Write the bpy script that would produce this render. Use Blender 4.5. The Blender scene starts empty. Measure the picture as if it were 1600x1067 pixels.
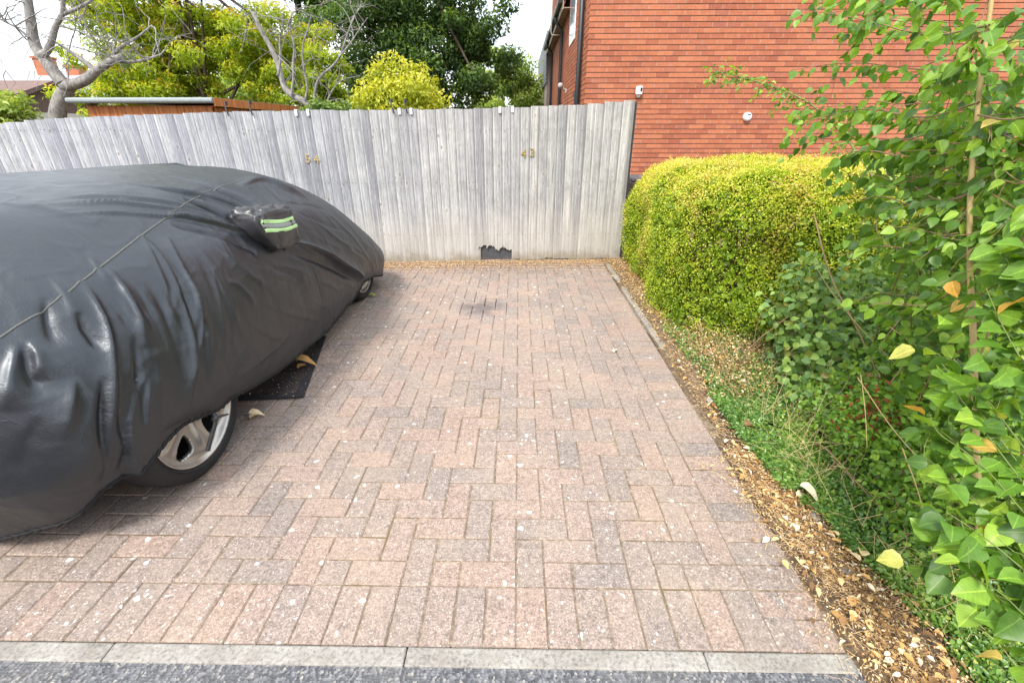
import bpy, math, random
import numpy as np
from mathutils import Vector, Matrix
from mathutils.bvhtree import BVHTree

R = math.radians
scene = bpy.context.scene
COL = scene.collection
random.seed(7)
RNG = np.random.default_rng(11)

# ------------------------------------------------------------------ camera
CAM_H, CAM_F, CAM_P, CAM_YAW = 1.424, 698.3, 0.44355, 0.01423
cd = bpy.data.cameras.new('camera')
cd.sensor_width = 36.0
cd.lens = CAM_F / 1600 * 36
cd.clip_start = 0.02
cd.clip_end = 2000
cam = bpy.data.objects.new('camera', cd)
cam.rotation_euler = (math.pi / 2 - CAM_P, 0, CAM_YAW)
cam.location = (0, 0, CAM_H)
COL.objects.link(cam)
scene.camera = cam

# ------------------------------------------------------------------ world, sun, exposure
SUN_EL, SUN_AZ = R(52), R(205)           # azimuth clockwise from +Y: behind and a little left
w = bpy.data.worlds.new('World')
scene.world = w
w.use_nodes = True
nt = w.node_tree
nt.nodes.clear()
sky = nt.nodes.new('ShaderNodeTexSky')
sky.sky_type = 'NISHITA'
sky.sun_disc = False
sky.sun_elevation = SUN_EL
sky.sun_rotation = SUN_AZ
sky.air_density = 1.2
sky.dust_density = 2.0
tc = nt.nodes.new('ShaderNodeTexCoord')
mp = nt.nodes.new('ShaderNodeMapping')
mp.inputs['Scale'].default_value = (1, 1, 2.2)
nz = nt.nodes.new('ShaderNodeTexNoise')
nz.inputs['Scale'].default_value = 2.6
nz.inputs['Detail'].default_value = 7
cr = nt.nodes.new('ShaderNodeValToRGB')
cr.color_ramp.elements[0].position = 0.40
cr.color_ramp.elements[0].color = (0.35, 0.35, 0.35, 1)
cr.color_ramp.elements[1].position = 0.60
mix = nt.nodes.new('ShaderNodeMixRGB')
mix.inputs['Color2'].default_value = (11.6, 12.0, 12.6, 1)     # cloud radiance in the sky's own units
bg = nt.nodes.new('ShaderNodeBackground')
bg.inputs['Strength'].default_value = 0.10
out = nt.nodes.new('ShaderNodeOutputWorld')
L = nt.links.new
L(tc.outputs['Generated'], mp.inputs['Vector'])
L(mp.outputs['Vector'], nz.inputs['Vector'])
L(nz.outputs['Fac'], cr.inputs['Fac'])
L(cr.outputs['Color'], mix.inputs['Fac'])
L(sky.outputs['Color'], mix.inputs['Color1'])
L(mix.outputs['Color'], bg.inputs['Color'])
L(bg.outputs['Background'], out.inputs['Surface'])

sd = bpy.data.lights.new('sun', 'SUN')
sd.energy = 2.2
sd.angle = R(14)
sd.color = (1.0, 0.95, 0.88)
sun = bpy.data.objects.new('sun', sd)
dirv = Vector((math.sin(SUN_AZ) * math.cos(SUN_EL), math.cos(SUN_AZ) * math.cos(SUN_EL), math.sin(SUN_EL)))
sun.rotation_euler = dirv.to_track_quat('Z', 'Y').to_euler()
COL.objects.link(sun)

scene.view_settings.view_transform = 'Standard'
scene.view_settings.look = 'None'
scene.view_settings.gamma = 1
scene.view_settings.exposure = 1.22
scene.view_settings.use_curve_mapping = False
scene.cycles.max_bounces = 6
scene.cycles.transparent_max_bounces = 4

# ------------------------------------------------------------------ helpers
def project(P):
    """pixel (1600 wide) and depth of world points, used to rank pieces by how large they show"""
    P = np.atleast_2d(np.asarray(P, float)) - np.array([0, 0, CAM_H])
    c, s = math.cos(CAM_YAW), math.sin(CAM_YAW)
    x = c * P[:, 0] + s * P[:, 1]
    y = -s * P[:, 0] + c * P[:, 1]
    z = P[:, 2]
    cp, sp = math.cos(CAM_P), math.sin(CAM_P)
    d = y * cp - z * sp
    v = y * sp + z * cp
    dd = np.maximum(d, 1e-3)
    return 800 + CAM_F * x / dd, 533.5 - CAM_F * v / dd, d

def tagp(o, label=None, cat=None, group=None, kind=None):
    if label: o['label'] = label
    if cat: o['category'] = cat
    if group: o['group'] = group
    if kind: o['kind'] = kind
    return o

def empty(name, loc=(0, 0, 0), rz=0, label=None, cat=None, group=None):
    o = bpy.data.objects.new(name, None)
    o.location = loc
    o.rotation_euler = (0, 0, rz)
    o.empty_display_size = 0.1
    COL.objects.link(o)
    return tagp(o, label, cat, group)

def mesh_np(name, V, F, mat=None, tint=None, smooth=False):
    """mesh from numpy vertices and faces (array of equal-size faces, or list of faces)"""
    me = bpy.data.meshes.new(name)
    V = np.asarray(V, np.float32)
    if isinstance(F, np.ndarray):
        n, k = F.shape
        me.vertices.add(len(V)); me.vertices.foreach_set('co', V.ravel())
        me.loops.add(n * k); me.loops.foreach_set('vertex_index', F.astype(np.int32).ravel())
        me.polygons.add(n)
        me.polygons.foreach_set('loop_start', np.arange(0, n * k, k, dtype=np.int32))
        me.update(calc_edges=True)
    else:
        me.from_pydata([tuple(v) for v in V.tolist()], [], F)
        me.update()
    if tint is not None:
        a = me.attributes.new('tint', 'FLOAT', 'POINT')
        a.data.foreach_set('value', np.asarray(tint, np.float32))
    if mat: me.materials.append(mat)
    if smooth:
        me.polygons.foreach_set('use_smooth', np.ones(len(me.polygons), bool))
    return me

def link(name, me, parent=None, loc=None):
    o = bpy.data.objects.new(name, me)
    COL.objects.link(o)
    if parent: o.parent = parent
    if loc is not None: o.location = loc
    return o

class MB:
    """collects primitives into one mesh"""
    def __init__(s): s.v, s.f, s.t = [], [], []
    def add(s, V, F, tint=0.5):
        b = len(s.v)
        s.v += [tuple(map(float, p)) for p in V]
        s.t += [tint] * len(V)
        s.f += [tuple(i + b for i in f) for f in F]
    def box(s, lo, hi, tint=0.5, M=None):
        x0, y0, z0 = lo; x1, y1, z1 = hi
        V = [(x0,y0,z0),(x1,y0,z0),(x1,y1,z0),(x0,y1,z0),(x0,y0,z1),(x1,y0,z1),(x1,y1,z1),(x0,y1,z1)]
        if M is not None: V = [tuple(M @ Vector(p)) for p in V]
        s.add(V, [(3,2,1,0),(4,5,6,7),(0,1,5,4),(1,2,6,5),(2,3,7,6),(3,0,4,7)], tint)
    def tube(s, pts, rad, n=8, tint=0.5, cap=True):
        pts = [Vector(p) for p in pts]
        rad = rad if hasattr(rad, '__len__') else [rad] * len(pts)
        V, F = [], []
        up = None
        for i, p in enumerate(pts):
            d = (pts[min(i + 1, len(pts) - 1)] - pts[max(i - 1, 0)])
            d = d.normalized() if d.length > 1e-9 else Vector((0, 0, 1))
            if up is None:
                up = d.orthogonal().normalized()
            else:
                up = up - d * up.dot(d)
                up = up.normalized() if up.length > 1e-6 else d.orthogonal().normalized()
            b = d.cross(up)
            for k in range(n):
                a = 2 * math.pi * k / n
                V.append(p + (up * math.cos(a) + b * math.sin(a)) * rad[i])
        for i in range(len(pts) - 1):
            for k in range(n):
                k2 = (k + 1) % n
                F.append((i*n+k, i*n+k2, (i+1)*n+k2, (i+1)*n+k))
        if cap:
            F.append(tuple(range(n - 1, -1, -1)))
            F.append(tuple(range((len(pts)-1)*n, len(pts)*n)))
        s.add(V, F, tint)
    def lathe(s, prof, n=32, axis='x', c=(0,0,0), tint=0.5, closed=False):
        """prof: (offset along axis, radius)"""
        V, F = [], []
        m = len(prof)
        for k in range(n):
            a = 2 * math.pi * k / n
            for h, r in prof:
                if axis == 'x': V.append((c[0]+h, c[1]+r*math.cos(a), c[2]+r*math.sin(a)))
                elif axis == 'y': V.append((c[0]+r*math.cos(a), c[1]+h, c[2]+r*math.sin(a)))
                else: V.append((c[0]+r*math.cos(a), c[1]+r*math.sin(a), c[2]+h))
        for k in range(n):
            k2 = (k + 1) % n
            for i in range(m if closed else m - 1):
                i2 = (i + 1) % m
                F.append((k*m+i, k*m+i2, k2*m+i2, k2*m+i))
        s.add(V, F, tint)
    def build(s, name, mat, parent=None, smooth=False, loc=None):
        me = mesh_np(name, np.array(s.v), s.f, mat, s.t, smooth)
        return link(name, me, parent, loc)

def bevel(o, wdt=0.004, seg=2):
    m = o.modifiers.new('bevel', 'BEVEL'); m.width = wdt; m.segments = seg; m.limit_method = 'ANGLE'
    return o

def h3(ix, iy, iz, seed=0):
    n = (ix * 374761393 + iy * 668265263 + iz * 2147483647 + seed * 974634777) & 0x7fffffff
    n = ((n ^ (n >> 13)) * 1274126177) & 0x7fffffff
    n = n ^ (n >> 16)
    return (n & 0xffff) / 65535.0

def vnoise(P, scale=1.0, seed=0):
    """value noise, 0..1, vectorised"""
    P = np.asarray(P, float) * scale
    i = np.floor(P).astype(np.int64); f = P - i
    f = f * f * (3 - 2 * f)
    r = 0
    for dx in (0, 1):
        for dy in (0, 1):
            for dz in (0, 1):
                wgt = (f[:,0] if dx else 1-f[:,0]) * (f[:,1] if dy else 1-f[:,1]) * (f[:,2] if dz else 1-f[:,2])
                r = r + wgt * h3(i[:,0]+dx, i[:,1]+dy, i[:,2]+dz, seed)
    return r

def unit(a):
    return a / np.maximum(np.linalg.norm(a, axis=1, keepdims=True), 1e-9)

# ------------------------------------------------------------------ materials
class NT:
    def __init__(s, name):
        s.m = bpy.data.materials.new(name); s.m.use_nodes = True
        s.t = s.m.node_tree; s.t.nodes.clear()
        s.out = s.n('ShaderNodeOutputMaterial')
    def n(s, typ, **kw):
        nd = s.t.nodes.new(typ)
        for k, v in kw.items():
            if k in nd.inputs: nd.inputs[k].default_value = v
            else: setattr(nd, k, v)
        return nd
    def l(s, a, b): s.t.links.new(a, b)
    def coords(s, scale=(1,1,1), kind='Object', rnd=False):
        t = s.n('ShaderNodeTexCoord'); m = s.n('ShaderNodeMapping'); m.inputs['Scale'].default_value = scale
        s.l(t.outputs[kind], m.inputs['Vector'])
        if rnd:
            oi = s.n('ShaderNodeObjectInfo'); mu = s.n('ShaderNodeMath', operation='MULTIPLY'); mu.inputs[1].default_value = 57.0
            s.l(oi.outputs['Random'], mu.inputs[0]); cb = s.n('ShaderNodeCombineXYZ')
            for k in 'XYZ': s.l(mu.outputs[0], cb.inputs[k])
            s.l(cb.outputs[0], m.inputs['Location'])
        return m.outputs['Vector']
    def noise(s, vec, scale, detail=4, rough=0.55):
        nd = s.n('ShaderNodeTexNoise'); nd.inputs['Scale'].default_value = scale
        nd.inputs['Detail'].default_value = detail; nd.inputs['Roughness'].default_value = rough
        s.l(vec, nd.inputs['Vector']); return nd.outputs['Fac']
    def ramp(s, fac, stops, interp='LINEAR'):
        r = s.n('ShaderNodeValToRGB'); r.color_ramp.interpolation = interp
        e = r.color_ramp.elements
        while len(e) < len(stops): e.new(0.5)
        for el, (p, c) in zip(e, stops):
            el.position = p; el.color = (c, c, c, 1) if not hasattr(c, '__len__') else (*c[:3], 1)
        s.l(fac, r.inputs['Fac']); return r.outputs['Color']
    def mix(s, fac, a, b, mode='MIX'):
        m = s.n('ShaderNodeMixRGB', blend_type=mode)
        for v, k in ((fac, 'Fac'), (a, 'Color1'), (b, 'Color2')):
            if hasattr(v, 'is_linked'): s.l(v, m.inputs[k])
            else: m.inputs[k].default_value = v if k == 'Fac' else ((*v[:3], 1) if hasattr(v, '__len__') else (v, v, v, 1))
        return m.outputs['Color']
    def tint(s):
        return s.n('ShaderNodeAttribute', attribute_name='tint').outputs['Fac']
    def orand(s):
        return s.n('ShaderNodeObjectInfo').outputs['Random']
    def bump(s, h, strength=0.3, dist=0.01):
        b = s.n('ShaderNodeBump'); b.inputs['Strength'].default_value = strength; b.inputs['Distance'].default_value = dist
        s.l(h, b.inputs['Height']); return b.outputs['Normal']
    def bsdf(s, color, rough=0.7, spec=0.3, metal=0.0, normal=None, **kw):
        p = s.n('ShaderNodeBsdfPrincipled')
        for v, k in ((color, 'Base Color'), (rough, 'Roughness'), (spec, 'Specular IOR Level'), (metal, 'Metallic')):
            if hasattr(v, 'is_linked'): s.l(v, p.inputs[k])
            else: p.inputs[k].default_value = (*v[:3], 1) if hasattr(v, '__len__') else v
        if normal is not None: s.l(normal, p.inputs['Normal'])
        for k, v in kw.items(): p.inputs[k].default_value = v
        s.l(p.outputs[0], s.out.inputs['Surface']); s.p = p
        return s.m
    def leafy(s, color, rough=0.45, trans=0.35, tcol=None, spec=0.4):
        p = s.n('ShaderNodeBsdfPrincipled'); p.inputs['Roughness'].default_value = rough
        p.inputs['Specular IOR Level'].default_value = spec
        s.l(color, p.inputs['Base Color'])
        t = s.n('ShaderNodeBsdfTranslucent')
        tc_ = tcol if tcol is not None else s.mix(1.0, color, (1.5, 1.4, 0.5), 'MULTIPLY')
        s.l(tc_, t.inputs['Color'])
        m = s.n('ShaderNodeMixShader'); m.inputs['Fac'].default_value = trans
        s.l(p.outputs[0], m.inputs[1]); s.l(t.outputs[0], m.inputs[2])
        s.l(m.outputs[0], s.out.inputs['Surface'])
        return s.m

def simple(name, col, rough=0.6, spec=0.3, metal=0.0, var=0.12, sc=25, bump=0.0):
    t = NT(name); v = t.coords()
    n = t.noise(v, sc, 5)
    c = t.mix(n, tuple(x * (1 - var) for x in col), tuple(min(1, x * (1 + var)) for x in col))
    return t.bsdf(c, rough, spec, metal, t.bump(n, bump, 0.005) if bump else None)

def paver_mat(name, per_object):
    t = NT(name)
    v = t.coords(kind='Object')
    geo = t.n('ShaderNodeNewGeometry').outputs['Position']
    rnd = t.orand() if per_object else t.tint()
    base = t.ramp(rnd, [(0.0, (0.22, 0.187, 0.168)), (0.25, (0.25, 0.204, 0.177)), (0.5, (0.277, 0.217, 0.184)), (0.8, (0.297, 0.217, 0.177)), (1.0, (0.24, 0.203, 0.182))])
    big = t.noise(geo, 1.1, 4)
    base = t.mix(t.ramp(big, [(0.38, 0.0), (0.68, 0.45)]), base, (0.33, 0.262, 0.222))
    blot = t.noise(geo, 14, 5, 0.65)
    base = t.mix(t.ramp(blot, [(0.3, 0.0), (0.75, 0.55)]), base, t.mix(1.0, base, (0.66, 0.66, 0.68), 'MULTIPLY'))
    grain = t.noise(geo, 150, 4, 0.75)
    base = t.mix(1.0, base, t.ramp(grain, [(0.32, 0.50), (0.5, 1.0), (0.68, 1.5)]), 'MULTIPLY')
    mott = t.noise(geo, 48, 4, 0.7)
    base = t.mix(1.0, base, t.ramp(mott, [(0.35, 0.76), (0.5, 1.0), (0.66, 1.2)]), 'MULTIPLY')
    # pale aggregate specks
    vo = t.n('ShaderNodeTexVoronoi'); vo.inputs['Scale'].default_value = 95; t.l(geo, vo.inputs['Vector'])
    sp = t.ramp(vo.outputs['Distance'], [(0.10, 1.0), (0.22, 0.0)])
    gate = t.ramp(t.noise(geo, 33, 2), [(0.44, 0.0), (0.54, 1.0)])
    sp = t.mix(1.0, sp, gate, 'MULTIPLY')
    base = t.mix(sp, base, (0.62, 0.58, 0.53))
    # lichen and droppings, mostly along the middle of the bay
    v2 = t.n('ShaderNodeTexVoronoi'); v2.inputs['Scale'].default_value = 13; v2.inputs['Randomness'].default_value = 1.0
    wob = t.n('ShaderNodeMixRGB', blend_type='ADD'); wob.inputs['Fac'].default_value = 0.035
    nc = t.n('ShaderNodeTexNoise'); nc.inputs['Scale'].default_value = 30; t.l(geo, nc.inputs['Vector'])
    t.l(geo, wob.inputs['Color1']); t.l(nc.outputs['Color'], wob.inputs['Color2'])
    t.l(wob.outputs['Color'], v2.inputs['Vector'])
    spot = t.ramp(v2.outputs['Distance'], [(0.10, 1.0), (0.15, 0.0)])
    sel = t.ramp(v2.outputs['Color'], [(0.50, 0.0), (0.56, 1.0)])
    patch = t.ramp(t.noise(geo, 0.75, 3), [(0.38, 0.0), (0.5, 1.0)])
    spot = t.mix(1.0, t.mix(1.0, spot, sel, 'MULTIPLY'), patch, 'MULTIPLY')
    base = t.mix(spot, base, (0.66, 0.65, 0.61))
    # yellowish dust film
    film = t.ramp(t.noise(geo, 2.3, 6, 0.65), [(0.46, 0.0), (0.75, 0.42)])
    base = t.mix(film, base, (0.38, 0.295, 0.21))
    v3 = t.n('ShaderNodeTexVoronoi'); v3.inputs['Scale'].default_value = 34; t.l(wob.outputs['Color'], v3.inputs['Vector'])
    s3 = t.mix(1.0, t.ramp(v3.outputs['Distance'], [(0.13, 1.0), (0.19, 0.0)]), t.ramp(v3.outputs['Color'], [(0.36, 0.0), (0.40, 1.0)]), 'MULTIPLY')
    band = t.ramp(t.noise(geo, 0.9, 4, 0.6), [(0.47, 0.0), (0.58, 1.0)])
    base = t.mix(t.mix(1.0, s3, band, 'MULTIPLY'), base, (0.62, 0.60, 0.56))
    # oil stain left of the middle near the fence
    sx = t.n('ShaderNodeMapping'); sx.inputs['Location'].default_value = (0.34, -3.70, 0); t.l(geo, sx.inputs['Vector'])
    ln = t.n('ShaderNodeVectorMath', operation='LENGTH'); t.l(sx.outputs[0], ln.inputs[0])
    ad = t.n('ShaderNodeMath', operation='MULTIPLY_ADD'); ad.inputs[1].default_value = 0.35; t.l(t.noise(geo, 9, 3), ad.inputs[0]); t.l(ln.outputs['Value'], ad.inputs[2])
    oil = t.ramp(ad.outputs[0], [(0.24, 0.75), (0.40, 0.0)])
    base = t.mix(oil, base, (0.10, 0.085, 0.085))
    h = t.mix(0.5, grain, blot)
    return t.bsdf(base, 0.85, 0.25, 0, t.bump(h, 0.35, 0.003))

M = {}
def mats():
    M['paver'] = paver_mat('weathered red paving block', True)
    M['paver_many'] = paver_mat('weathered red paving blocks joined', False)
    # joints: sandy, mossy and dark
    t = NT('jointing sand'); g = t.n('ShaderNodeNewGeometry').outputs['Position']
    a = t.noise(g, 60, 4); b = t.noise(g, 3.0, 4)
    c = t.ramp(a, [(0.3, (0.10, 0.075, 0.055)), (0.55, (0.22, 0.17, 0.12)), (0.75, (0.40, 0.32, 0.235))])
    c = t.mix(t.ramp(b, [(0.5, 0.0), (0.64, 0.85)]), c, (0.13, 0.095, 0.045))
    sj = t.n('ShaderNodeMapping'); sj.inputs['Location'].default_value = (0.34, -3.70, 0); t.l(g, sj.inputs['Vector'])
    lj = t.n('ShaderNodeVectorMath', operation='LENGTH'); t.l(sj.outputs[0], lj.inputs[0])
    c = t.mix(t.ramp(lj.outputs['Value'], [(0.20, 0.95), (0.34, 0.0)]), c, (0.02, 0.016, 0.016))
    M['joint'] = t.bsdf(c, 0.95, 0.1, 0, t.bump(a, 0.5, 0.004))
    # asphalt
    t = NT('asphalt'); g = t.n('ShaderNodeNewGeometry').outputs['Position']
    vo = t.n('ShaderNodeTexVoronoi'); vo.inputs['Scale'].default_value = 130; t.l(g, vo.inputs['Vector'])
    c = t.ramp(vo.outputs['Color'], [(0.1, (0.05, 0.052, 0.056)), (0.5, (0.10, 0.105, 0.115)), (0.8, (0.20, 0.20, 0.21)), (0.95, (0.34, 0.31, 0.27))])
    c = t.mix(t.ramp(t.noise(g, 3, 4), [(0.4, 0.0), (0.8, 0.5)]), c, (0.17, 0.16, 0.15))
    M['asphalt'] = t.bsdf(c, 0.9, 0.25, 0, t.bump(vo.outputs['Distance'], 0.6, 0.006))
    # concrete
    t = NT('pale concrete'); g = t.n('ShaderNodeNewGeometry').outputs['Position']
    a = t.noise(g, 90, 5, 0.7); b = t.noise(g, 6, 5)
    c = t.ramp(b, [(0.3, (0.205, 0.19, 0.17)), (0.7, (0.33, 0.315, 0.288))])
    c = t.mix(1.0, c, t.ramp(a, [(0.32, 0.5), (0.5, 1.0), (0.7, 1.25)]), 'MULTIPLY')
    c = t.mix(t.ramp(t.noise(g, 17, 5, .7), [(0.5, 0.0), (0.7, 0.6)]), c, (0.22, 0.195, 0.165))
    M['concrete'] = t.bsdf(c, 0.9, 0.2, 0, t.bump(a, 0.4, 0.003))
    # soil
    t = NT('dry soil'); g = t.n('ShaderNodeNewGeometry').outputs['Position']
    a = t.noise(g, 45, 6, 0.7); b = t.noise(g, 2.0, 4)
    c = t.ramp(a, [(0.3, (0.055, 0.04, 0.028)), (0.5, (0.13, 0.095, 0.065)), (0.7, (0.27, 0.2, 0.13))])
    c = t.mix(t.ramp(b, [(0.4, 0.0), (0.7, 0.35)]), c, (0.20, 0.14, 0.08))
    M['soil'] = t.bsdf(c, 0.95, 0.1, 0, t.bump(a, 0.8, 0.012))
    # far ground
    t = NT('rough grass ground'); g = t.n('ShaderNodeNewGeometry').outputs['Position']
    a = t.noise(g, 1.5, 6, 0.7)
    c = t.ramp(a, [(0.35, (0.05, 0.06, 0.025)), (0.6, (0.11, 0.10, 0.05))])
    M['ground'] = t.bsdf(c, 0.95, 0.1)
    # silvered softwood
    t = NT('weathered silver timber'); v = t.coords((1, 1, 1), 'Object', True)
    m1 = t.n('ShaderNodeMapping'); m1.inputs['Scale'].default_value = (46, 46, 1.3); t.l(v, m1.inputs['Vector'])
    m2 = t.n('ShaderNodeMapping'); m2.inputs['Scale'].default_value = (150, 150, 3.0); t.l(v, m2.inputs['Vector'])
    a = t.noise(m1.outputs[0], 1.0, 5, 0.6); b = t.noise(m2.outputs[0], 1.0, 3, 0.6)
    geo = t.n('ShaderNodeNewGeometry').outputs['Position']
    sep = t.n('ShaderNodeSeparateXYZ'); t.l(geo, sep.inputs[0])
    left = t.ramp(t.n('ShaderNodeMapRange', **{'From Min': -5.0, 'From Max': 1.0}).outputs[0], [(0, 0), (1, 1)])
    mr = t.n('ShaderNodeMapRange'); mr.inputs['From Min'].default_value = -3.5; mr.inputs['From Max'].default_value = 0.2
    t.l(sep.outputs['X'], mr.inputs['Value'])
    cool = t.ramp(a, [(0.25, (0.235, 0.25, 0.28)), (0.45, (0.33, 0.352, 0.388)), (0.62, (0.41, 0.435, 0.47)), (0.80, (0.58, 0.605, 0.63))])
    warm = t.ramp(a, [(0.25, (0.25, 0.247, 0.245)), (0.45, (0.355, 0.352, 0.347)), (0.62, (0.435, 0.43, 0.422)), (0.80, (0.59, 0.585, 0.57))])
    c = t.mix(mr.outputs[0], cool, warm)
    c = t.mix(1.0, c, t.ramp(b, [(0.3, 0.68), (0.5, 1.0), (0.7, 1.16)]), 'MULTIPLY')
    c = t.mix(1.0, c, t.ramp(t.orand(), [(0.0, (0.70, 0.70, 0.73)), (0.25, (0.92, 0.91, 0.92)), (0.6, (1.0, 0.99, 0.97)), (1.0, (1.16, 1.14, 1.10))]), 'MULTIPLY')
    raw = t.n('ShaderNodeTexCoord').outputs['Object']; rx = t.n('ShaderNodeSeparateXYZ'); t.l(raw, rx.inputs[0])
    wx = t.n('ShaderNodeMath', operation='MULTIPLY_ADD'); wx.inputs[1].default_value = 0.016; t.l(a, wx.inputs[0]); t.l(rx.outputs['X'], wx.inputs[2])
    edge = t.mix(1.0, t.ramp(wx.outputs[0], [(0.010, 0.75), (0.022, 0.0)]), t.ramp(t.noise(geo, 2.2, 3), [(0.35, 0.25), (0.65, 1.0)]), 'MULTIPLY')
    c = t.mix(edge, c, (0.64, 0.635, 0.62))                       # bleached arris of each board, its sunlit line painted in
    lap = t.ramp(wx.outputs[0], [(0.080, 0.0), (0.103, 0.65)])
    c = t.mix(lap, c, (0.16, 0.155, 0.15))                        # dark line painted along each lap, marking the gap between boards
    bl = t.noise(geo, 3.2, 6, 0.7)
    c = t.mix(1.0, c, t.ramp(bl, [(0.32, 0.84), (0.5, 1.0), (0.7, 1.12)]), 'MULTIPLY')
    fine = t.n('ShaderNodeMapping'); fine.inputs['Scale'].default_value = (300, 300, 14); t.l(v, fine.inputs['Vector'])
    fg = t.noise(fine.outputs[0], 1.0, 3, 0.7)
    c = t.mix(1.0, c, t.ramp(fg, [(0.34, 0.66), (0.5, 1.0), (0.68, 1.18)]), 'MULTIPLY')
    # knots
    mk = t.n('ShaderNodeMapping'); mk.inputs['Scale'].default_value = (12, 12, 5.5); t.l(v, mk.inputs['Vector'])
    vk = t.n('ShaderNodeTexVoronoi'); vk.inputs['Scale'].default_value = 1.0; t.l(mk.outputs[0], vk.inputs['Vector'])
    kn = t.ramp(vk.outputs['Distance'], [(0.05, 1.0), (0.14, 0.0)]); ks = t.ramp(vk.outputs['Color'], [(0.36, 0.0), (0.40, 1.0)])
    c = t.mix(t.mix(0.25, t.mix(1.0, kn, ks, 'MULTIPLY'), 0.0), c, (0.11, 0.095, 0.08))
    halo = t.mix(1.0, t.ramp(vk.outputs['Distance'], [(0.14, 0.7), (0.32, 0.0)]), ks, 'MULTIPLY')
    c = t.mix(halo, c, t.mix(1.0, c, (1.22, 1.18, 1.12), 'MULTIPLY'))
    # bleached and earth-stained foot of the boards
    az = t.n('ShaderNodeMath', operation='MULTIPLY_ADD'); az.inputs[1].default_value = -0.5; t.l(a, az.inputs[0]); t.l(sep.outputs['Z'], az.inputs[2])
    c = t.mix(t.ramp(az.outputs[0], [(0.05, 0.5), (0.42, 0.0)]), c, t.ramp(a, [(0.3, (0.40, 0.365, 0.32)), (0.7, (0.60, 0.57, 0.52))]))
    a2 = t.n('ShaderNodeMath', operation='MULTIPLY_ADD'); a2.inputs[1].default_value = -0.42; t.l(t.noise(geo, 5, 5, 0.7), a2.inputs[0]); t.l(sep.outputs['Z'], a2.inputs[2])
    a3 = t.n('ShaderNodeMath', operation='ADD'); a3.inputs[1].default_value = 0.25; t.l(a2.outputs[0], a3.inputs[0])
    c = t.mix(t.ramp(a3.outputs[0], [(0.06, 0.6), (0.17, 0.0)]), c, (0.21, 0.17, 0.10))
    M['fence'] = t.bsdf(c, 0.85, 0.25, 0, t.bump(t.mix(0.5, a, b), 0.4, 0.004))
    # brick
    def brick(name, per):
        t = NT(name); g = t.n('ShaderNodeNewGeometry').outputs['Position']
        r = t.orand() if per else t.tint()
        c = t.ramp(r, [(0, (0.31, 0.098, 0.056)), (0.35, (0.385, 0.130, 0.068)), (0.75, (0.44, 0.158, 0.082)), (1, (0.33, 0.115, 0.073))])
        a = t.noise(g, 26, 5, 0.7); b = t.noise(g, 0.9, 3)
        c = t.mix(1.0, c, t.ramp(a, [(0.3, 0.80), (0.6, 1.06)]), 'MULTIPLY')
        c = t.mix(t.ramp(b, [(0.45, 0.0), (0.7, 0.25)]), c, (0.58, 0.24, 0.125))
        c = t.mix(t.ramp(t.noise(g, 70, 4), [(0.62, 0.0), (0.8, 0.4)]), c, (0.66, 0.40, 0.29))
        return t.bsdf(c, 0.85, 0.25, 0, t.bump(a, 0.35, 0.004))
    M['brick'] = brick('orange facing brick', True)
    M['brick_many'] = brick('orange facing bricks joined', False)
    M['mortar'] = simple('grey mortar', (0.20, 0.155, 0.13), 0.95, 0.1, 0, 0.2, 60)  # colour darkened to deepen the shadow in the raked bed joints
    M['mortar_light'] = simple('pale mortar', (0.42, 0.28, 0.215), 0.95, 0.1, 0, 0.2, 60)
    # plastics and metals
    M['black'] = simple('black plastic', (0.022, 0.023, 0.026), 0.4, 0.5)
    M['darkgrey'] = simple('dark grey plastic sheet', (0.075, 0.08, 0.09), 0.5, 0.4, 0, 0.25, 8)
    M['white'] = simple('white painted plastic', (0.78, 0.78, 0.76), 0.45, 0.4, 0, 0.04)
    M['greyfit'] = simple('weathered grey plastic', (0.42, 0.41, 0.38), 0.6, 0.3, 0, 0.15)
    M['nail'] = simple('rusty nail', (0.10, 0.07, 0.05), 0.7, 0.3)
    M['brass'] = simple('aged brass', (0.66, 0.52, 0.22), 0.38, 0.5, 0.85, 0.3, 60)
    M['felt'] = simple('grey roofing felt', (0.26, 0.29, 0.29), 0.9, 0.2, 0, 0.2, 30, 0.3)
    t = NT('orange stained timber'); v = t.coords((30, 30, 2.0)); a = t.noise(v, 1.0, 4)
    M['shed'] = t.bsdf(t.ramp(a, [(0.3, (0.32, 0.10, 0.03)), (0.6, (0.52, 0.20, 0.065)), (0.8, (0.62, 0.28, 0.11))]), 0.7, 0.3)
    M['fascia'] = simple('brown soffit board', (0.33, 0.25, 0.19), 0.6, 0.3, 0, 0.15, 4)
    M['pinkwall'] = simple('pale tile hanging', (0.50, 0.40, 0.37), 0.8, 0.2)
    M['glass'] = simple('window pane', (0.35, 0.40, 0.45), 0.08, 0.8)
    M['slate'] = simple('grey slate roof', (0.28, 0.29, 0.31), 0.8, 0.2, 0, 0.2, 3)
    M['tile'] = simple('brown roof tile', (0.17, 0.115, 0.10), 0.85, 0.2, 0, 0.25, 6)
    M['render'] = simple('cream render', (0.62, 0.58, 0.52), 0.9, 0.2)
    M['blue'] = simple('blue plastic sack', (0.02, 0.085, 0.30), 0.45, 0.4, 0, 0.3, 10)
    M['rubber'] = simple('tyre rubber', (0.018, 0.018, 0.019), 0.65, 0.35, 0, 0.25, 40)
    t = NT('silver alloy'); v = t.coords(); a = t.noise(v, 9, 4)
    M['alloy'] = t.bsdf(t.ramp(a, [(0.3, (0.40, 0.375, 0.34)), (0.7, (0.55, 0.525, 0.49))]), 0.36, 0.5, 0.75)
    M['chassis'] = simple('dark underbody', (0.012, 0.012, 0.013), 0.7, 0.2)
    M['paint'] = simple('car paint', (0.30, 0.29, 0.28), 0.25, 0.5, 0.3)
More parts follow.
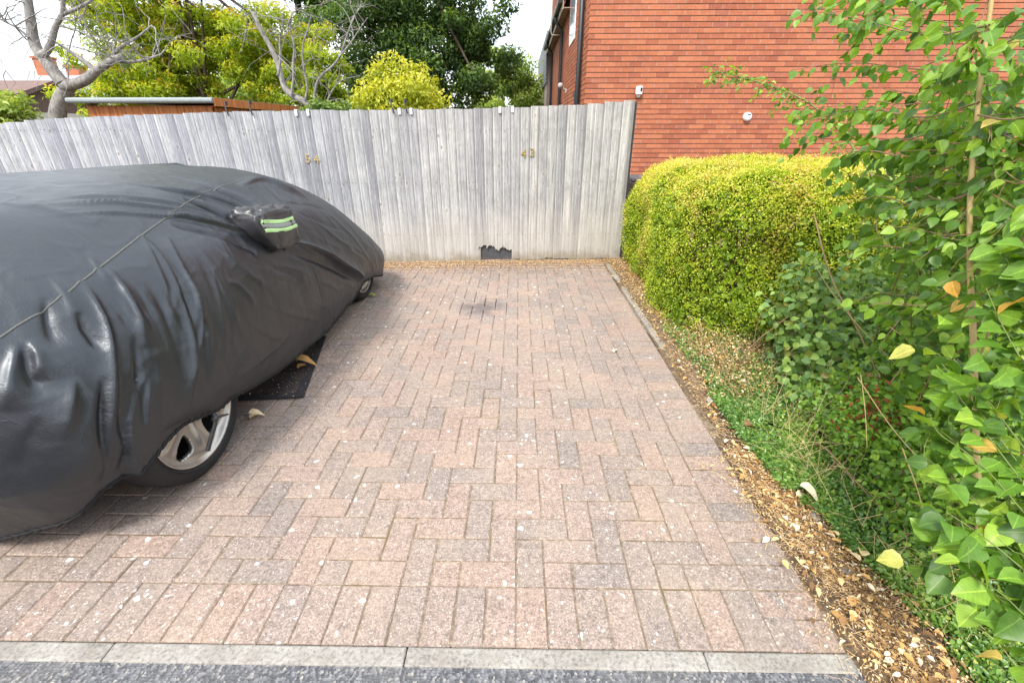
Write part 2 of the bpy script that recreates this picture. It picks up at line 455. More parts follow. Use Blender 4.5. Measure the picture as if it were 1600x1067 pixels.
    # cover cloth
    t = NT('black coated car cover cloth'); v = t.coords()
    a = t.noise(v, 9, 6, 0.6); b = t.noise(v, 55, 4, 0.6)
    mw = t.n('ShaderNodeMapping'); mw.inputs['Scale'].default_value = (2.5, 9, 4); mw.inputs['Rotation'].default_value = (0.5, 0, 0.3); t.l(v, mw.inputs['Vector'])
    cw = t.noise(mw.outputs[0], 1.6, 5, 0.7)
    cl = t.ramp(cw, [(0.44, 0.0), (0.5, 1.0), (0.56, 0.0)])
    c = t.mix(t.ramp(a, [(0.35, 0.0), (0.7, 1.0)]), (0.0055, 0.0065, 0.0095), (0.009, 0.010, 0.013))
    c = t.mix(t.ramp(b, [(0.55, 0.0), (0.8, 0.16)]), c, (0.06, 0.06, 0.06))
    hh = t.mix(0.38, a, cl)
    M['cover'] = t.bsdf(c, t.ramp(a, [(0.3, 0.39), (0.7, 0.48)]), 0.5, 0, t.bump(hh, 0.09, 0.02), IOR=1.78, **{'Specular Tint': (0.86, 0.93, 1.0, 1)})
    M['seam'] = simple('grey stitched seam tape', (0.10, 0.105, 0.10), 0.7, 0.3, 0, 0.35, 120)
    M['hem'] = simple('black elastic hem', (0.012, 0.012, 0.013), 0.7, 0.3, 0, 0.3, 60)
    M['pocket'] = simple('black shiny mirror pocket cloth', (0.035, 0.036, 0.04), 0.38, 0.6, 0, 0.2, 30, 0.2)
    M['lime'] = simple('lime reflective tape', (0.46, 0.72, 0.32), 0.5, 0.4, 0, 0.08)
    M['greytape'] = simple('grey reflective tape', (0.24, 0.27, 0.26), 0.4, 0.5, 0, 0.08)
    t = NT('dirty rubber mat'); g = t.n('ShaderNodeNewGeometry').outputs['Position']
    a = t.noise(g, 120, 3, 0.7); b = t.noise(g, 5, 4)
    c = t.mix(t.mix(1.0, t.ramp(a, [(0.50, 0.0), (0.62, 1.0)]), t.ramp(b, [(0.35, 0.0), (0.6, 0.75)]), 'MULTIPLY'), (0.022, 0.021, 0.026), (0.26, 0.19, 0.14))
    M['mat'] = t.bsdf(c, 0.7, 0.3, 0, t.bump(a, 0.4, 0.004))
    M['matedge'] = simple('black rubber edge', (0.032, 0.033, 0.037), 0.55, 0.4)
    # bark
    t = NT('grey bark'); v = t.coords((1, 1, 0.35)); a = t.noise(v, 22, 6, 0.65)
    M['bark_grey'] = t.bsdf(t.ramp(a, [(0.3, (0.12, 0.11, 0.105)), (0.55, (0.27, 0.255, 0.24)), (0.75, (0.42, 0.40, 0.37))]), 0.9, 0.2, 0, t.bump(a, 0.6, 0.01))
    t = NT('brown bark'); v = t.coords((1, 1, 0.35)); a = t.noise(v, 22, 6, 0.65)
    M['bark'] = t.bsdf(t.ramp(a, [(0.3, (0.05, 0.038, 0.03)), (0.7, (0.16, 0.12, 0.09))]), 0.9, 0.2)
    M['straw'] = simple('dry straw', (0.72, 0.52, 0.29), 0.8, 0.2, 0, 0.35, 40)
    M['twig'] = simple('brown twig', (0.26, 0.165, 0.095), 0.8, 0.2, 0, 0.3, 30)
    M['stem'] = simple('pale green brown stem', (0.40, 0.30, 0.13), 0.65, 0.3, 0, 0.25, 30)
    M['greenstem'] = simple('green stem', (0.14, 0.18, 0.05), 0.6, 0.3, 0, 0.2, 30)
    M['core'] = simple('shaded inner twigs', (0.035, 0.032, 0.016), 0.95, 0.1, 0, 0.5, 40)
    def veins(t, c):
        ob = t.n('ShaderNodeTexCoord').outputs['Object']; sp_ = t.n('ShaderNodeSeparateXYZ'); t.l(ob, sp_.inputs[0])
        ab = t.n('ShaderNodeMath', operation='ABSOLUTE'); t.l(sp_.outputs['Y'], ab.inputs[0])
        mid = t.ramp(ab.outputs[0], [(0.008, 1.0), (0.03, 0.0)])
        ph = t.n('ShaderNodeMath', operation='MULTIPLY_ADD'); ph.inputs[1].default_value = -0.75; t.l(ab.outputs[0], ph.inputs[0]); t.l(sp_.outputs['X'], ph.inputs[2])
        ml = t.n('ShaderNodeMath', operation='MULTIPLY'); ml.inputs[1].default_value = 44.0; t.l(ph.outputs[0], ml.inputs[0])
        sn = t.n('ShaderNodeMath', operation='SINE'); t.l(ml.outputs[0], sn.inputs[0])
        lat = t.ramp(sn.outputs[0], [(0.80, 0.0), (0.98, 0.55)])
        c = t.mix(lat, c, t.mix(1.0, c, (1.35, 1.25, 1.3), 'MULTIPLY'))
        c = t.mix(mid, c, t.mix(1.0, c, (1.8, 1.6, 1.6), 'MULTIPLY'))
        geo_ = t.n('ShaderNodeNewGeometry').outputs['Position']
        spots = t.ramp(t.noise(geo_, 170, 3, .6), [(0.70, 0.0), (0.74, 0.6)])
        return t.mix(spots, c, (0.30, 0.19, 0.07))
    def leaf(name, stops, per=False, rough=0.45, trans=0.35, spec=0.4):
        t = NT(name); g = t.n('ShaderNodeNewGeometry').outputs['Position']
        r = t.orand() if per else t.tint()
        c = t.ramp(r, stops)
        c = t.mix(1.0, c, t.ramp(t.noise(g, 60, 2), [(0.3, 0.85), (0.7, 1.12)]), 'MULTIPLY')
        if per: c = veins(t, c)
        return t.leafy(c, rough, trans, None, spec)
    M['hedge'] = leaf('golden box leaf', [(0.0, (0.08, 0.15, 0.015)), (0.3, (0.21, 0.33, 0.022)), (0.6, (0.41, 0.51, 0.032)), (0.85, (0.64, 0.65, 0.075)), (0.93, (0.62, 0.50, 0.13)), (1.0, (0.42, 0.26, 0.10))], rough=0.4)
    birch = [(0.0, (0.06, 0.13, 0.025)), (0.35, (0.11, 0.235, 0.03)), (0.75, (0.20, 0.36, 0.04)), (0.955, (0.30, 0.46, 0.06)), (0.98, (0.5, 0.42, 0.12)), (1.0, (0.62, 0.33, 0.06))]
    M['birch'] = leaf('birch leaf', birch, False, 0.42, 0.4)
    M['birch1'] = leaf('birch leaf single', birch, True, 0.42, 0.4)
    bram = [(0.0, (0.10, 0.19, 0.06)), (0.5, (0.19, 0.33, 0.08)), (0.9, (0.31, 0.45, 0.10)), (0.97, (0.28, 0.27, 0.06)), (1.0, (0.40, 0.10, 0.04))]
    M['bramble'] = leaf('bramble leaf', bram, False, 0.4, 0.3)
    M['bramble1'] = leaf('bramble leaf single', bram, True, 0.4, 0.3)
    M['cover_leaf'] = leaf('ground cover leaf', [(0.0, (0.05, 0.12, 0.035)), (0.5, (0.11, 0.23, 0.045)), (0.85, (0.22, 0.36, 0.06)), (1.0, (0.40, 0.44, 0.09))], False, 0.3, 0.25, 0.55)
    M['litter'] = leaf('dry leaf litter', [(0.0, (0.13, 0.075, 0.045)), (0.3, (0.30, 0.17, 0.075)), (0.55, (0.62, 0.37, 0.13)), (0.8, (0.76, 0.58, 0.30)), (1.0, (0.80, 0.75, 0.64))], False, 0.7, 0.2, 0.2)
    M['redleaf'] = leaf('red withered leaf', [(0.0, (0.22, 0.03, 0.02)), (1.0, (0.40, 0.10, 0.05))], False, 0.6, 0.25)
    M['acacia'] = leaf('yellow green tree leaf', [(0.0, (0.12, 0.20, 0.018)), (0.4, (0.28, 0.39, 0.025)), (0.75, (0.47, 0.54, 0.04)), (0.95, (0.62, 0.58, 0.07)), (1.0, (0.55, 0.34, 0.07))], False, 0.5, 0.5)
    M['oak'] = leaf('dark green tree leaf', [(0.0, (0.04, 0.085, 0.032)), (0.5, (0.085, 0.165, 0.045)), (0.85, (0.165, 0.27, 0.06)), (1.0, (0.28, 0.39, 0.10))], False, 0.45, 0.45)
    M['gold'] = leaf('golden shrub leaf', [(0.0, (0.16, 0.22, 0.02)), (0.4, (0.36, 0.41, 0.03)), (0.8, (0.58, 0.58, 0.06)), (1.0, (0.70, 0.66, 0.20))], False, 0.45, 0.4)
    M['lightgreen'] = leaf('light green tree leaf', [(0.0, (0.14, 0.22, 0.045)), (0.6, (0.30, 0.41, 0.08)), (1.0, (0.50, 0.56, 0.16))], False, 0.5, 0.45)
mats()

# ------------------------------------------------------------------ leaf meshes
def leaf_geo(C, A, N, Ln, Wd, shape='rhomb', fold=0.18, curl=0.12):
    C = np.asarray(C, float); A = unit(np.asarray(A, float)); N = np.asarray(N, float)
    N = unit(N - A * (N * A).sum(1, keepdims=True)); S = np.cross(A, N)
    n = len(C); Ln = np.broadcast_to(Ln, n)[:, None]; Wd = np.broadcast_to(Wd, n)[:, None]
    if shape == 'rhomb':
        tpl = [(0, 0, 0), (0.45, 0.5, 1), (1, 0, 0), (0.45, -0.5, 1)]
        F = [(0, 1, 2), (0, 2, 3)]
    elif shape == 'ovate':
        tpl = [(0, 0, 0), (0.05, 0.26, 1), (0.27, 0.5, 1), (0.58, 0.43, 1), (0.84, 0.19, 1), (1, 0, 0), (0.84, -0.19, 1), (0.58, -0.43, 1), (0.27, -0.5, 1), (0.05, -0.26, 1), (0.27, 0, 0), (0.62, 0, 0)]
        F = [(0, 1, 10), (1, 2, 10), (2, 3, 11), (2, 11, 10), (3, 4, 11), (4, 5, 11), (5, 6, 11), (6, 7, 11), (7, 8, 10), (7, 10, 11), (8, 9, 10), (9, 0, 10)]
    elif shape == 'oval':
        tpl = [(0, 0, 0), (0.25, 0.4, 1), (0.6, 0.48, 1), (1, 0, 0), (0.6, -0.48, 1), (0.25, -0.4, 1)]
        F = [(0, 1, 2), (0, 2, 3), (0, 3, 4), (0, 4, 5)]
    T = np.array(tpl); k = len(tpl)
    V = (C[:, None, :] + A[:, None, :] * (T[None, :, 0:1] * Ln[:, None, :]) + S[:, None, :] * (T[None, :, 1:2] * Wd[:, None, :])
         + N[:, None, :] * (np.abs(T[None, :, 1:2]) * T[None, :, 2:3] * Wd[:, None, :] * fold * 2 - T[None, :, 0:1] ** 2 * Ln[:, None, :] * curl))
    F = np.array(F)
    FF = (np.arange(n)[:, None, None] * k + F[None]).reshape(-1, F.shape[1])
    return V.reshape(-1, 3), FF, k

def leaf_mesh(name, C, A, N, Ln, Wd, tint, mat, shape='rhomb', fold=0.18, curl=0.12):
    V, F, k = leaf_geo(C, A, N, Ln, Wd, shape, fold, curl)
    return mesh_np(name, V, F, mat, np.repeat(np.clip(tint, 0, 1), k))

def rand_dirs(n):
    return unit(RNG.normal(size=(n, 3)))

# ================================================================== GROUND, ROAD, PAVING
KERB_Y, JX, EX = 0.83, 0.80, 1.00          # front of the bay, border joint, right edge
def sheet(name, x0, x1, y0, y1, z, mat, nx=1, ny=1, f=None):
    xs = np.linspace(x0, x1, nx + 1); ys = np.linspace(y0, y1, ny + 1)
    X, Y = np.meshgrid(xs, ys); Z = np.full_like(X, z)
    V = np.stack([X, Y, Z], -1).reshape(-1, 3)
    if f is not None: V[:, 2] += f(V)
    i = np.arange((nx + 1) * ny).reshape(ny, nx + 1)[:, :-1].ravel()
    F = np.stack([i, i + 1, i + nx + 2, i + nx + 1], 1)
    return link(name, mesh_np(name, V, F, mat, None, nx > 4))

tagp(sheet('ground', -400, 400, -400, 400, -0.06, M['ground']), kind='structure')
tagp(sheet('road', -30, 30, -12, KERB_Y - 0.058, -0.0025, M['asphalt']), kind='structure')
bed_f = lambda V: 0.035 * vnoise(V, 3.0, 3) + 0.05 * np.clip((V[:, 0] - 1.15) / 0.8, 0, 1) + 0.012 * vnoise(V, 16, 4) - 0.02 + 0.012 * np.clip((V[:, 0] - 1.03) / 0.05, 0, 1)
tagp(sheet('planting_bed', 1.0, 9, -1.0, 8.3, 0.0, M['soil'], 120, 140, bed_f), kind='structure')
fence_y = lambda x: 5.28 + 0.06 * x

pav = empty('paving', (0, 0, 0)); pav['kind'] = 'structure'
bs = sheet('joint_bed', -8.0, 1.07, KERB_Y + 0.002, 5.60, -0.0055, M['joint'])
bs.parent = pav
def paver_verts(cx, cy, lx, ly, j):
    hx, hy = lx / 2 - RNG.uniform(0.0008, 0.0027), ly / 2 - RNG.uniform(0.0008, 0.0027)
    b = RNG.uniform(0.003, 0.006)
    z = -0.001 + RNG.normal(0, 0.0011)
    tx, ty = RNG.normal(0, 0.008, 2)
    V = []
    for zz, ins in ((-0.05, 0), (-0.0045, 0), (0.0, b)):
        for sx, sy in ((-1, -1), (1, -1), (1, 1), (-1, 1)):
            x, y = sx * (hx - ins), sy * (hy - ins)
            V.append((x, y, zz + z + (tx * x + ty * y if zz > -0.04 else 0)))
    return V
PF = [(8, 9, 10, 11)] + [(a + k, a + (k + 1) % 4, a + 4 + (k + 1) % 4, a + 4 + k) for a in (0, 4) for k in range(4)]
blocks = []
HY = KERB_Y + 0.20                          # one course of headers along the kerb, then herringbone
x = EX - 0.1
while x > -7.5:
    if x < JX + 0.05: blocks.append((x + 0.05 - 0.0, KERB_Y + 0.10, 0.10, 0.20))
    x -= 0.1
nrow = int((5.55 - KERB_Y) / 0.1)
for k in range(nrow):                       # right border of stretchers
    blocks.append(((JX + EX) / 2 + 0.05 if False else JX + 0.10, KERB_Y + 0.05 + 0.1 * k, 0.20, 0.10))
nx, ny = 80, int((5.55 - HY) / 0.1)
PH = 0
for i in range(nx):
    for j in range(ny):
        x1 = JX - 0.1 * i; y0 = HY + 0.1 * j           # cell spans x1-0.1..x1, y0..y0+0.1
        k = (i - j + PH) % 4
        if k == 0:                                     # first half of a block lying along X
            if i == nx - 1: blocks.append((x1 - 0.05, y0 + 0.05, 0.1, 0.1))
            else: blocks.append((x1 - 0.1, y0 + 0.05, 0.2, 0.1))
        elif k == 3:                                   # lower half of a block lying along Y
            if j == ny - 1: blocks.append((x1 - 0.05, y0 + 0.05, 0.1, 0.1))
            else: blocks.append((x1 - 0.05, y0 + 0.1, 0.1, 0.2))
        elif k == 1 and i == 0: blocks.append((x1 - 0.05, y0 + 0.05, 0.1, 0.1))
        elif k == 2 and j == 0: blocks.append((x1 - 0.05, y0 + 0.05, 0.1, 0.1))
B = np.array(blocks)
px, py, dp = project(np.c_[B[:, :2], np.zeros(len(B))])
under_car = (B[:, 0] < -1.52) & (B[:, 1] > 1.05) | (B[:, 0] < -1.75)
inview = (px > -10) & (px < 1610) & (py < 1080) & ~under_car
size = np.where(inview, B[:, 2] * B[:, 3] / dp ** 3, -1)
order = np.argsort(-size)
single = set(order[:300].tolist())
VV, FF, TT = [], [], []
for i, (cx, cy, lx, ly) in enumerate(B):
    V = paver_verts(cx, cy, lx, ly, i)
    if i in single:
        link('paving_block', mesh_np('paving_block', V, PF, M['paver']), pav, (cx, cy, 0)).rotation_euler = (0, 0, RNG.normal(0, 0.006))
    else:
        b = len(VV); VV += [(a + cx, c + cy, e) for a, c, e in V]; TT += [random.random()] * 12
        FF += [tuple(q + b for q in f) for f in PF]
o = link('paving_blocks', mesh_np('paving_blocks', np.array(VV), FF, M['paver_many'], TT), pav)
o['kind'] = 'stuff'

# kerb along the road and the raised edging on the right
kb = empty('kerb', (0, 0, 0)); kb['kind'] = 'structure'
xj = [-8, -6.8, -5.9, -4.9, -4.0, -3.05, -2.13, -1.231, -0.33, 0.566, 1.02]
for a, b in zip(xj[:-1], xj[1:]):
    m = MB(); m.box((a + 0.0012, KERB_Y - 0.060, -0.12), (b - 0.0015, KERB_Y - 0.003, 0.001 + random.uniform(-.002, .002)))
    bevel(m.build('kerb_stone', M['concrete'], kb), 0.006)
ed = empty('path_edging', (0, 0, 0)); ed['kind'] = 'structure'
for a, b in ((5.10, 4.20), (4.195, 3.29), (3.285, 2.86)):
    m = MB(); m.box((1.012, b, -0.12), (1.064, a, 0.022 + random.uniform(-.004, .004)))
    bevel(m.build('edging_stone', M['concrete'], ed), 0.012, 3)

# ================================================================== BRICK BUILDING
bld = empty('brick_building', (0, 0, 0), 0, 'orange brick building behind the fence and hedge', 'building')
WY, WX, WH = 8.40, 1.08, 5.25
m = MB(); m.box((WX + 0.012, WY + 0.012, -0.05), (10.0, 18.0, WH - 0.01)); m.build('mortar_wall', M['mortar'], bld)
fr = []
for r in range(70):
    z0 = r * 0.075
    off = 0.0 if r % 2 else -0.1125
    xx = WX + off
    while xx < 10.0:
        a, b = max(xx, WX), xx + 0.215
        if b - a > 0.02: fr.append((a, b, z0))
        xx += 0.225
fr = np.array(fr)
cx = (fr[:, 0] + fr[:, 1]) / 2
px, py, dp = project(np.c_[cx, np.full(len(cx), WY), fr[:, 2] + 0.03])
vis = (py > 0) & (px < 1330) & ~((px < 982) & (py > 158)) & ~((px > 975) & (py > 275 - 0.1 * (px - 985))) & (px > 905)
sc = np.where(vis, (fr[:, 1] - fr[:, 0]) / dp ** 2, -1)
one = set(np.argsort(-sc)[:300].tolist())
def brick_verts(a, b, z0):
    y = WY + RNG.normal(0, 0.0013)
    lo, hi = (a, y, z0 + 0.001), (b, WY + 0.05, z0 + 0.0645)
    return lo, hi
many = MB(); perp = MB()
for i, (a, b, z0) in enumerate(fr):
    if b < 9.9: perp.box((b - 0.001, WY + 0.003, z0 + 0.003), (b + 0.011, WY + 0.05, z0 + 0.062))
    lo, hi = brick_verts(a, b, z0)
    if i in one:
        m = MB(); c = ((a + b) / 2, WY, z0 + 0.03)
        m.box(np.subtract(lo, c), np.subtract(hi, c)); m.build('brick', M['brick'], bld, loc=c)
    else: many.box(lo, hi, random.random())
o = many.build('bricks', M['brick_many'], bld); o['kind'] = 'stuff'
perp.build('mortar_joints', M['mortar_light'], bld)['kind'] = 'stuff'
side = MB()
for r in range(70):
    z0 = r * 0.075; yy = WY + (0.1125 if r % 2 else 0.003)
    while yy < 17.9:
        if not (10.45 < yy + .1 < 11.5 and 3.02 < z0 < 4.4):
            xo = WX + RNG.normal(0, 0.0013)
            side.box((xo, yy + (0.0 if yy > WY + .05 else 0.052), z0 + 0.001), (WX + 0.05, min(yy + 0.215, 17.99), z0 + 0.0645), random.random())
        yy += 0.225
o = side.build('side_bricks', M['brick_many'], bld); o['kind'] = 'stuff'
# window in the side wall
m = MB(); m.box((WX - 0.012, 10.45, 3.02), (WX + 0.04, 11.5, 4.4)); wf = m.build('window', M['white'], bld)
m = MB(); m.box((WX - 0.016, 10.53, 3.12), (WX - 0.008, 11.42, 4.3)); m.build('pane', M['glass'], wf)
# low eaves of the rear wing: roof, fascia, gutter, soffit
rf = MB()
rf.add([(0.88, 11.6, 3.93), (0.88, 18.2, 3.93), (1.06, 18.2, 4.16), (1.06, 11.6, 4.16), (0.88, 11.6, 3.97), (0.88, 18.2, 3.97), (1.06, 18.2, 4.20), (1.06, 11.6, 4.20)],
       [(3,2,1,0),(4,5,6,7),(0,1,5,4),(1,2,6,5),(2,3,7,6),(3,0,4,7)])
rf.build('roof', M['tile'], bld)
m = MB(); m.box((0.912, 11.6, 3.72), (0.93, 18.2, 3.925)); m.build('fascia', M['fascia'], bld)
m = MB(); m.box((0.935, 11.6, 3.735), (1.066, 18.2, 3.75)); m.build('soffit', M['fascia'], bld)
m = MB(); m.tube([(0.865, 11.7, 3.90), (0.865, 18.2, 3.90)], 0.055, 10); m.build('gutter', M['black'], bld)
def pipe(pts, r=0.034):
    m = MB(); m.tube(pts, r, 10)
    for p in pts[:-1]:
        pass
    zt = pts[-2][2]
    for zz in (2.35, 1.2, 3.4):
        if zz < zt - .1:
            x_, y_ = pts[-1][0], pts[-1][1]
            m.lathe([(-0.02, r), (-0.02, r + 0.012), (0.02, r + 0.012), (0.02, r)], 12, 'z', (x_, y_, zz), closed=True)
            m.box((x_, y_ - 0.012, zz - 0.012), (WX + 0.02, y_ + 0.012, zz + 0.012))
    return m.build('downpipe', M['black'], bld, True)
pipe([(1.02, 8.98, 5.2), (1.02, 8.98, 2.0), (1.02, 8.98, 0.0)], 0.045)
pipe([(0.865, 13.0, 3.86), (0.87, 13.0, 3.76), (1.02, 13.0, 3.55), (1.02, 13.0, 2.4), (1.02, 13.0, 0.0)], 0.042)
pipe([(0.865, 16.6, 3.86), (0.87, 16.6, 3.76), (1.02, 16.6, 3.55), (1.02, 16.6, 2.4), (1.02, 16.6, 0.0)], 0.042)
m = MB(); m.box((1.0, 9.02, 0.9), (1.06, 9.35, 0.95)); 
m.tube([(1.02, 8.98, 1.78), (1.02, 9.12, 1.83), (1.02, 9.42, 2.02)], 0.03, 8); m.build('branch_pipe', M['black'], bld, True)
m = MB(); m.tube([(0.80, 13.2, 5.0), (0.78, 13.4, 3.62), (0.80, 13.4, 3.54), (1.04, 13.4, 3.54)], 0.016, 6); m.build('vent_pipe', M['greyfit'], bld, True)
# outside light with a grey bracket on the side wall
lt = empty('wall_light', (1.07, 11.7, 2.27), 0, 'small grey flood light on a bracket on the side wall between two downpipes', 'light')
m = MB(); m.box((-0.02, -0.04, -0.10), (0.008, 0.04, -0.02)); m.tube([(0, 0, -0.06), (-0.05, -0.02, -0.03), (-0.09, -0.02, 0.01)], 0.022, 8); m.build('bracket', M['greyfit'], lt)
m = MB(); m.lathe([(-0.10, 0.0), (-0.10, 0.05), (-0.02, 0.06), (0.05, 0.045), (0.06, 0)], 14, 'y', (-0.14, -0.02, 0.04)); m.build('lamp_head', M['greyfit'], lt, True)
# camera and round sensor on the front wall
sc_ = empty('security_camera', (1.95, WY - 0.008, 1.975), 0, 'small white security camera with a black lens on the wall above the fence end', 'camera')
m = MB(); m.box((-0.055, -0.075, -0.05), (0.055, -0.02, 0.075)); bevel(m.build('housing', M['white'], sc_), 0.02, 3)
m = MB(); m.box((0.012, -0.079, -0.005), (0.045, -0.070, 0.055)); bevel(m.build('lens', M['black'], sc_), 0.008)
m = MB(); m.tube([(0, 0.006, -0.06), (0, -0.04, -0.06)], 0.028, 12); m.build('mount', M['white'], sc_, True)
vs = empty('wall_sensor', (3.80, WY - 0.006, 1.605), 0, 'round white sensor with a small dark slot on the brick wall above the hedge', 'sensor')
m = MB(); m.lathe([(0.004, 0.07), (-0.02, 0.07), (-0.045, 0.062), (-0.06, 0.04), (-0.062, 0.0)], 24, 'y'); m.build('cover', M['white'], vs, True)
m = MB(); m.box((-0.025, -0.068, 0.03), (0.03, -0.052, 0.045)); m.build('slot', M['black'], vs)
# wing end and far gable behind the eaves
m = MB(); m.box((0.98, 18.25, 0.0), (4.0, 26.0, 4.3)); gb = m.build('neighbouring_house', M['pinkwall'])
tagp(gb, 'pale pinkish end wall of a house just beyond the brick building', 'house')
rm = MB()
for i in range(12):
    rm.box((0.93, 18.18, 2.9 + i * 0.13), (0.98, 26, 3.0 + i * 0.13))
rm.build('tile_course', M['slate'], gb)['kind'] = 'stuff'

# ================================================================== FENCE
fen = empty('wooden_fence', (0, 0, 0), 0, 'tall weathered silver grey close board fence across the end of the bay', 'fence')
TX = [-9.5, -5.4, -4.45, -2.7, -1.75, -0.45, 0.33, 1.18]
TZ = [1.45, 1.466, 1.533, 1.588, 1.60, 1.615, 1.641, 1.677]
broken = {}
bx = 1.10
bi = 0
while bx > -9.4:
    yb = fence_y(bx)
    top = np.interp(bx + 0.05, TX, TZ) + random.uniform(-0.006, 0.006) + (0.012 if bx > 0.86 else 0)
    zb = 0.012 + random.uniform(-0.006, 0.008) if bx > -0.10 else -0.004
    nseg = 6
    bot = [zb + random.uniform(-.002, .002)] * (nseg + 1)
    if -0.50 < bx < -0.08:
        nseg = 14
        base = 0.150 + random.uniform(-.012, .012)
        bot = [base]
        for _ in range(nseg): bot.append(min(0.185, max(0.115, bot[-1] + random.choice([-0.022, -0.008, 0.004, 0.012, 0.02]))))
    elif 0.18 < bx < 0.40:
        bot = [zb + abs(random.gauss(0, 0.012)) for _ in range(nseg + 1)]
    lean = random.gauss(0, 0.0035)
    wd = 0.125
    V, F = [], []
    for q in range(nseg + 1):
        u = q / nseg
        th = 0.014 * (1 - u) + 0.005 * u          # feather edge: thick left edge laps over the next board
        xo = u * wd
        yf = -0.020 + 0.014 * u
        tz = top + (random.uniform(-.002, .002))
        for z, l in ((bot[q], 0), (tz, lean)):
            V.append((xo + l, yf, z)); V.append((xo + l, yf + th, z))
    for q in range(nseg):
        a = q * 4; b = a + 4
        F += [(a, b, b + 2, a + 2), (b + 1, a + 1, a + 3, b + 3), (a + 2, b + 2, b + 3, a + 3), (a + 1, b + 1, b, a)]
    F += [(0, 2, 3, 1), (nseg * 4 + 1, nseg * 4 + 3, nseg * 4 + 2, nseg * 4)]
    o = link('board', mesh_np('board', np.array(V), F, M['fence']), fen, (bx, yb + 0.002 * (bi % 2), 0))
    o.rotation_euler = (random.gauss(0, .0012), 0, 0.06 + random.gauss(0, 0.01))
    bx -= 0.0985 + random.uniform(-0.0015, 0.0015)
    bi += 1
for z in (0.28, 0.85, 1.38):
    m = MB(); m.box((-9.4, 0.012, z), (1.17, 0.062, z + 0.06)); o = m.build('rail', M['fence'], fen, loc=(0, 5.28, 0)); o.rotation_euler = (0, 0, math.atan(0.06))
m = MB()
for k_ in range(95):
    xx = 1.10 - k_ * 0.0985
    for z in (0.31, 0.88, 1.41):
        for dx in (0.025, 0.062):
            if random.random() < .85:
                zz = z + random.uniform(-.012, .012); yy = fence_y(xx) - 0.0215 + dx * 0.112 + dx * 0.06
                m.box((xx + dx, yy - 0.001, zz), (xx + dx + .0055, yy + .004, zz + .0055))
m.build('nail', M['nail'], fen)['kind'] = 'stuff'
for pxx in (1.13, -0.67, -2.47, -4.27, -6.07, -7.87):
    m = MB(); m.box((-0.045, 0.064, 0), (0.045, 0.155, 1.50)); m.build('post', M['fence'], fen, loc=(pxx, fence_y(pxx), 0))
m = MB(); m.box((-0.004, -0.03, 0.0), (0.006, 0.05, 1.67)); m.build('end_strip', M['matedge'], fen, loc=(1.232, fence_y(1.23) - 0.005, 0.012))
# brass numerals
def numeral(ch, x, z, h=0.082):
    c = bpy.data.curves.new('numeral', 'FONT'); c.body = ch; c.size = h / 0.70; c.extrude = 0.002; c.bevel_depth = 0.0006
    c.align_x = 'CENTER'
    to = bpy.data.objects.new('tmp', c); COL.objects.link(to)
    dg = bpy.context.evaluated_depsgraph_get()
    me = bpy.data.meshes.new_from_object(to.evaluated_get(dg)); bpy.data.objects.remove(to)
    me.materials.clear(); me.materials.append(M['brass'])
    o = link('house_numeral', me, fen, (x, fence_y(x) - 0.027, z)); o.rotation_euler = (math.pi / 2, 0, 0.06)
    return o
kx = 0.975
numeral('5', -2.316 * kx, 1.100)['label'] = 'brass numeral 5'
numeral('4', -2.222 * kx, 1.092)['label'] = 'brass numeral 4 beside the 5'
numeral('4', 0.051, 1.145)['label'] = 'brass numeral 4 left of the 3'
numeral('3', 0.143, 1.155)['label'] = 'brass numeral 3'
# dark plastic behind the broken boards
bp = MB(); bp.box((-0.235, 0.012, 0.030), (0.235, 0.020, 0.26))
o = bp.build('plastic_sheet', M['darkgrey'], None, loc=(-0.295, fence_y(-0.295) + 0.006, 0)); o.rotation_euler = (0.04, 0, 0.06)
tagp(o, 'dark grey plastic sheet showing through the broken foot of the fence boards', 'sheet')
# clips over the top of the fence
clip_pos = [(-2.29, 'white', 0), (-2.17, 'white', 1), (-1.24, 'white', 2), (-1.12, 'white', 3), (-0.20, 'white', 4), (-0.07, 'white', 5),
            (-2.98, 'dark', 0), (-2.74, 'dark', 1), (-1.31, 'dark', 2), (-1.17, 'dark', 3)]
wl = ['white clip on the fence, left one of the pair by the shed end', 'white clip on the fence, right one of the pair by the shed end',
      'white clip on the fence, left one of the pair under the golden shrub', 'white clip on the fence, right one of the pair under the golden shrub',
      'white clip on the fence, left one of the pair above numerals 43', 'white clip on the fence, right one of the pair above numerals 43']
dl_ = ['dark hook on the fence, left one in front of the orange shed', 'dark hook on the fence, right one in front of the orange shed',
       'dark hook on the fence, left one in front of the golden shrub', 'dark hook on the fence, right one in front of the golden shrub']
for x, kind, i in clip_pos:
    zt = float(np.interp(x, TX, TZ)) + 0.008
    yb = fence_y(x)
    m = MB()
    if kind == 'white':
        m.box((-0.013, -0.030, -0.055), (0.013, -0.026, 0.004)); m.box((-0.013, -0.026, 0.0), (0.013, 0.02, 0.004)); m.box((-0.013, 0.020, -0.05), (0.013, 0.024, 0.004))
        o = m.build('fence_clip', M['white'], None, loc=(x, yb, zt)); tagp(o, wl[i], 'clip', 'white clips over the fence top')
    else:
        m.tube([(0.012, -0.031, -0.045), (0.006, -0.031, -0.005), (-0.004, -0.022, 0.012), (-0.012, 0.0, 0.05), (-0.016, 0.014, 0.085)], [0.006, 0.007, 0.007, 0.008, 0.006], 6)
        m.box((-0.016, 0.010, 0.055), (0.004, 0.020, 0.092))
        o = m.build('fence_hook', M['black'], None, loc=(x, yb, zt)); tagp(o, dl_[i], 'hook', 'dark hooks over the fence top')

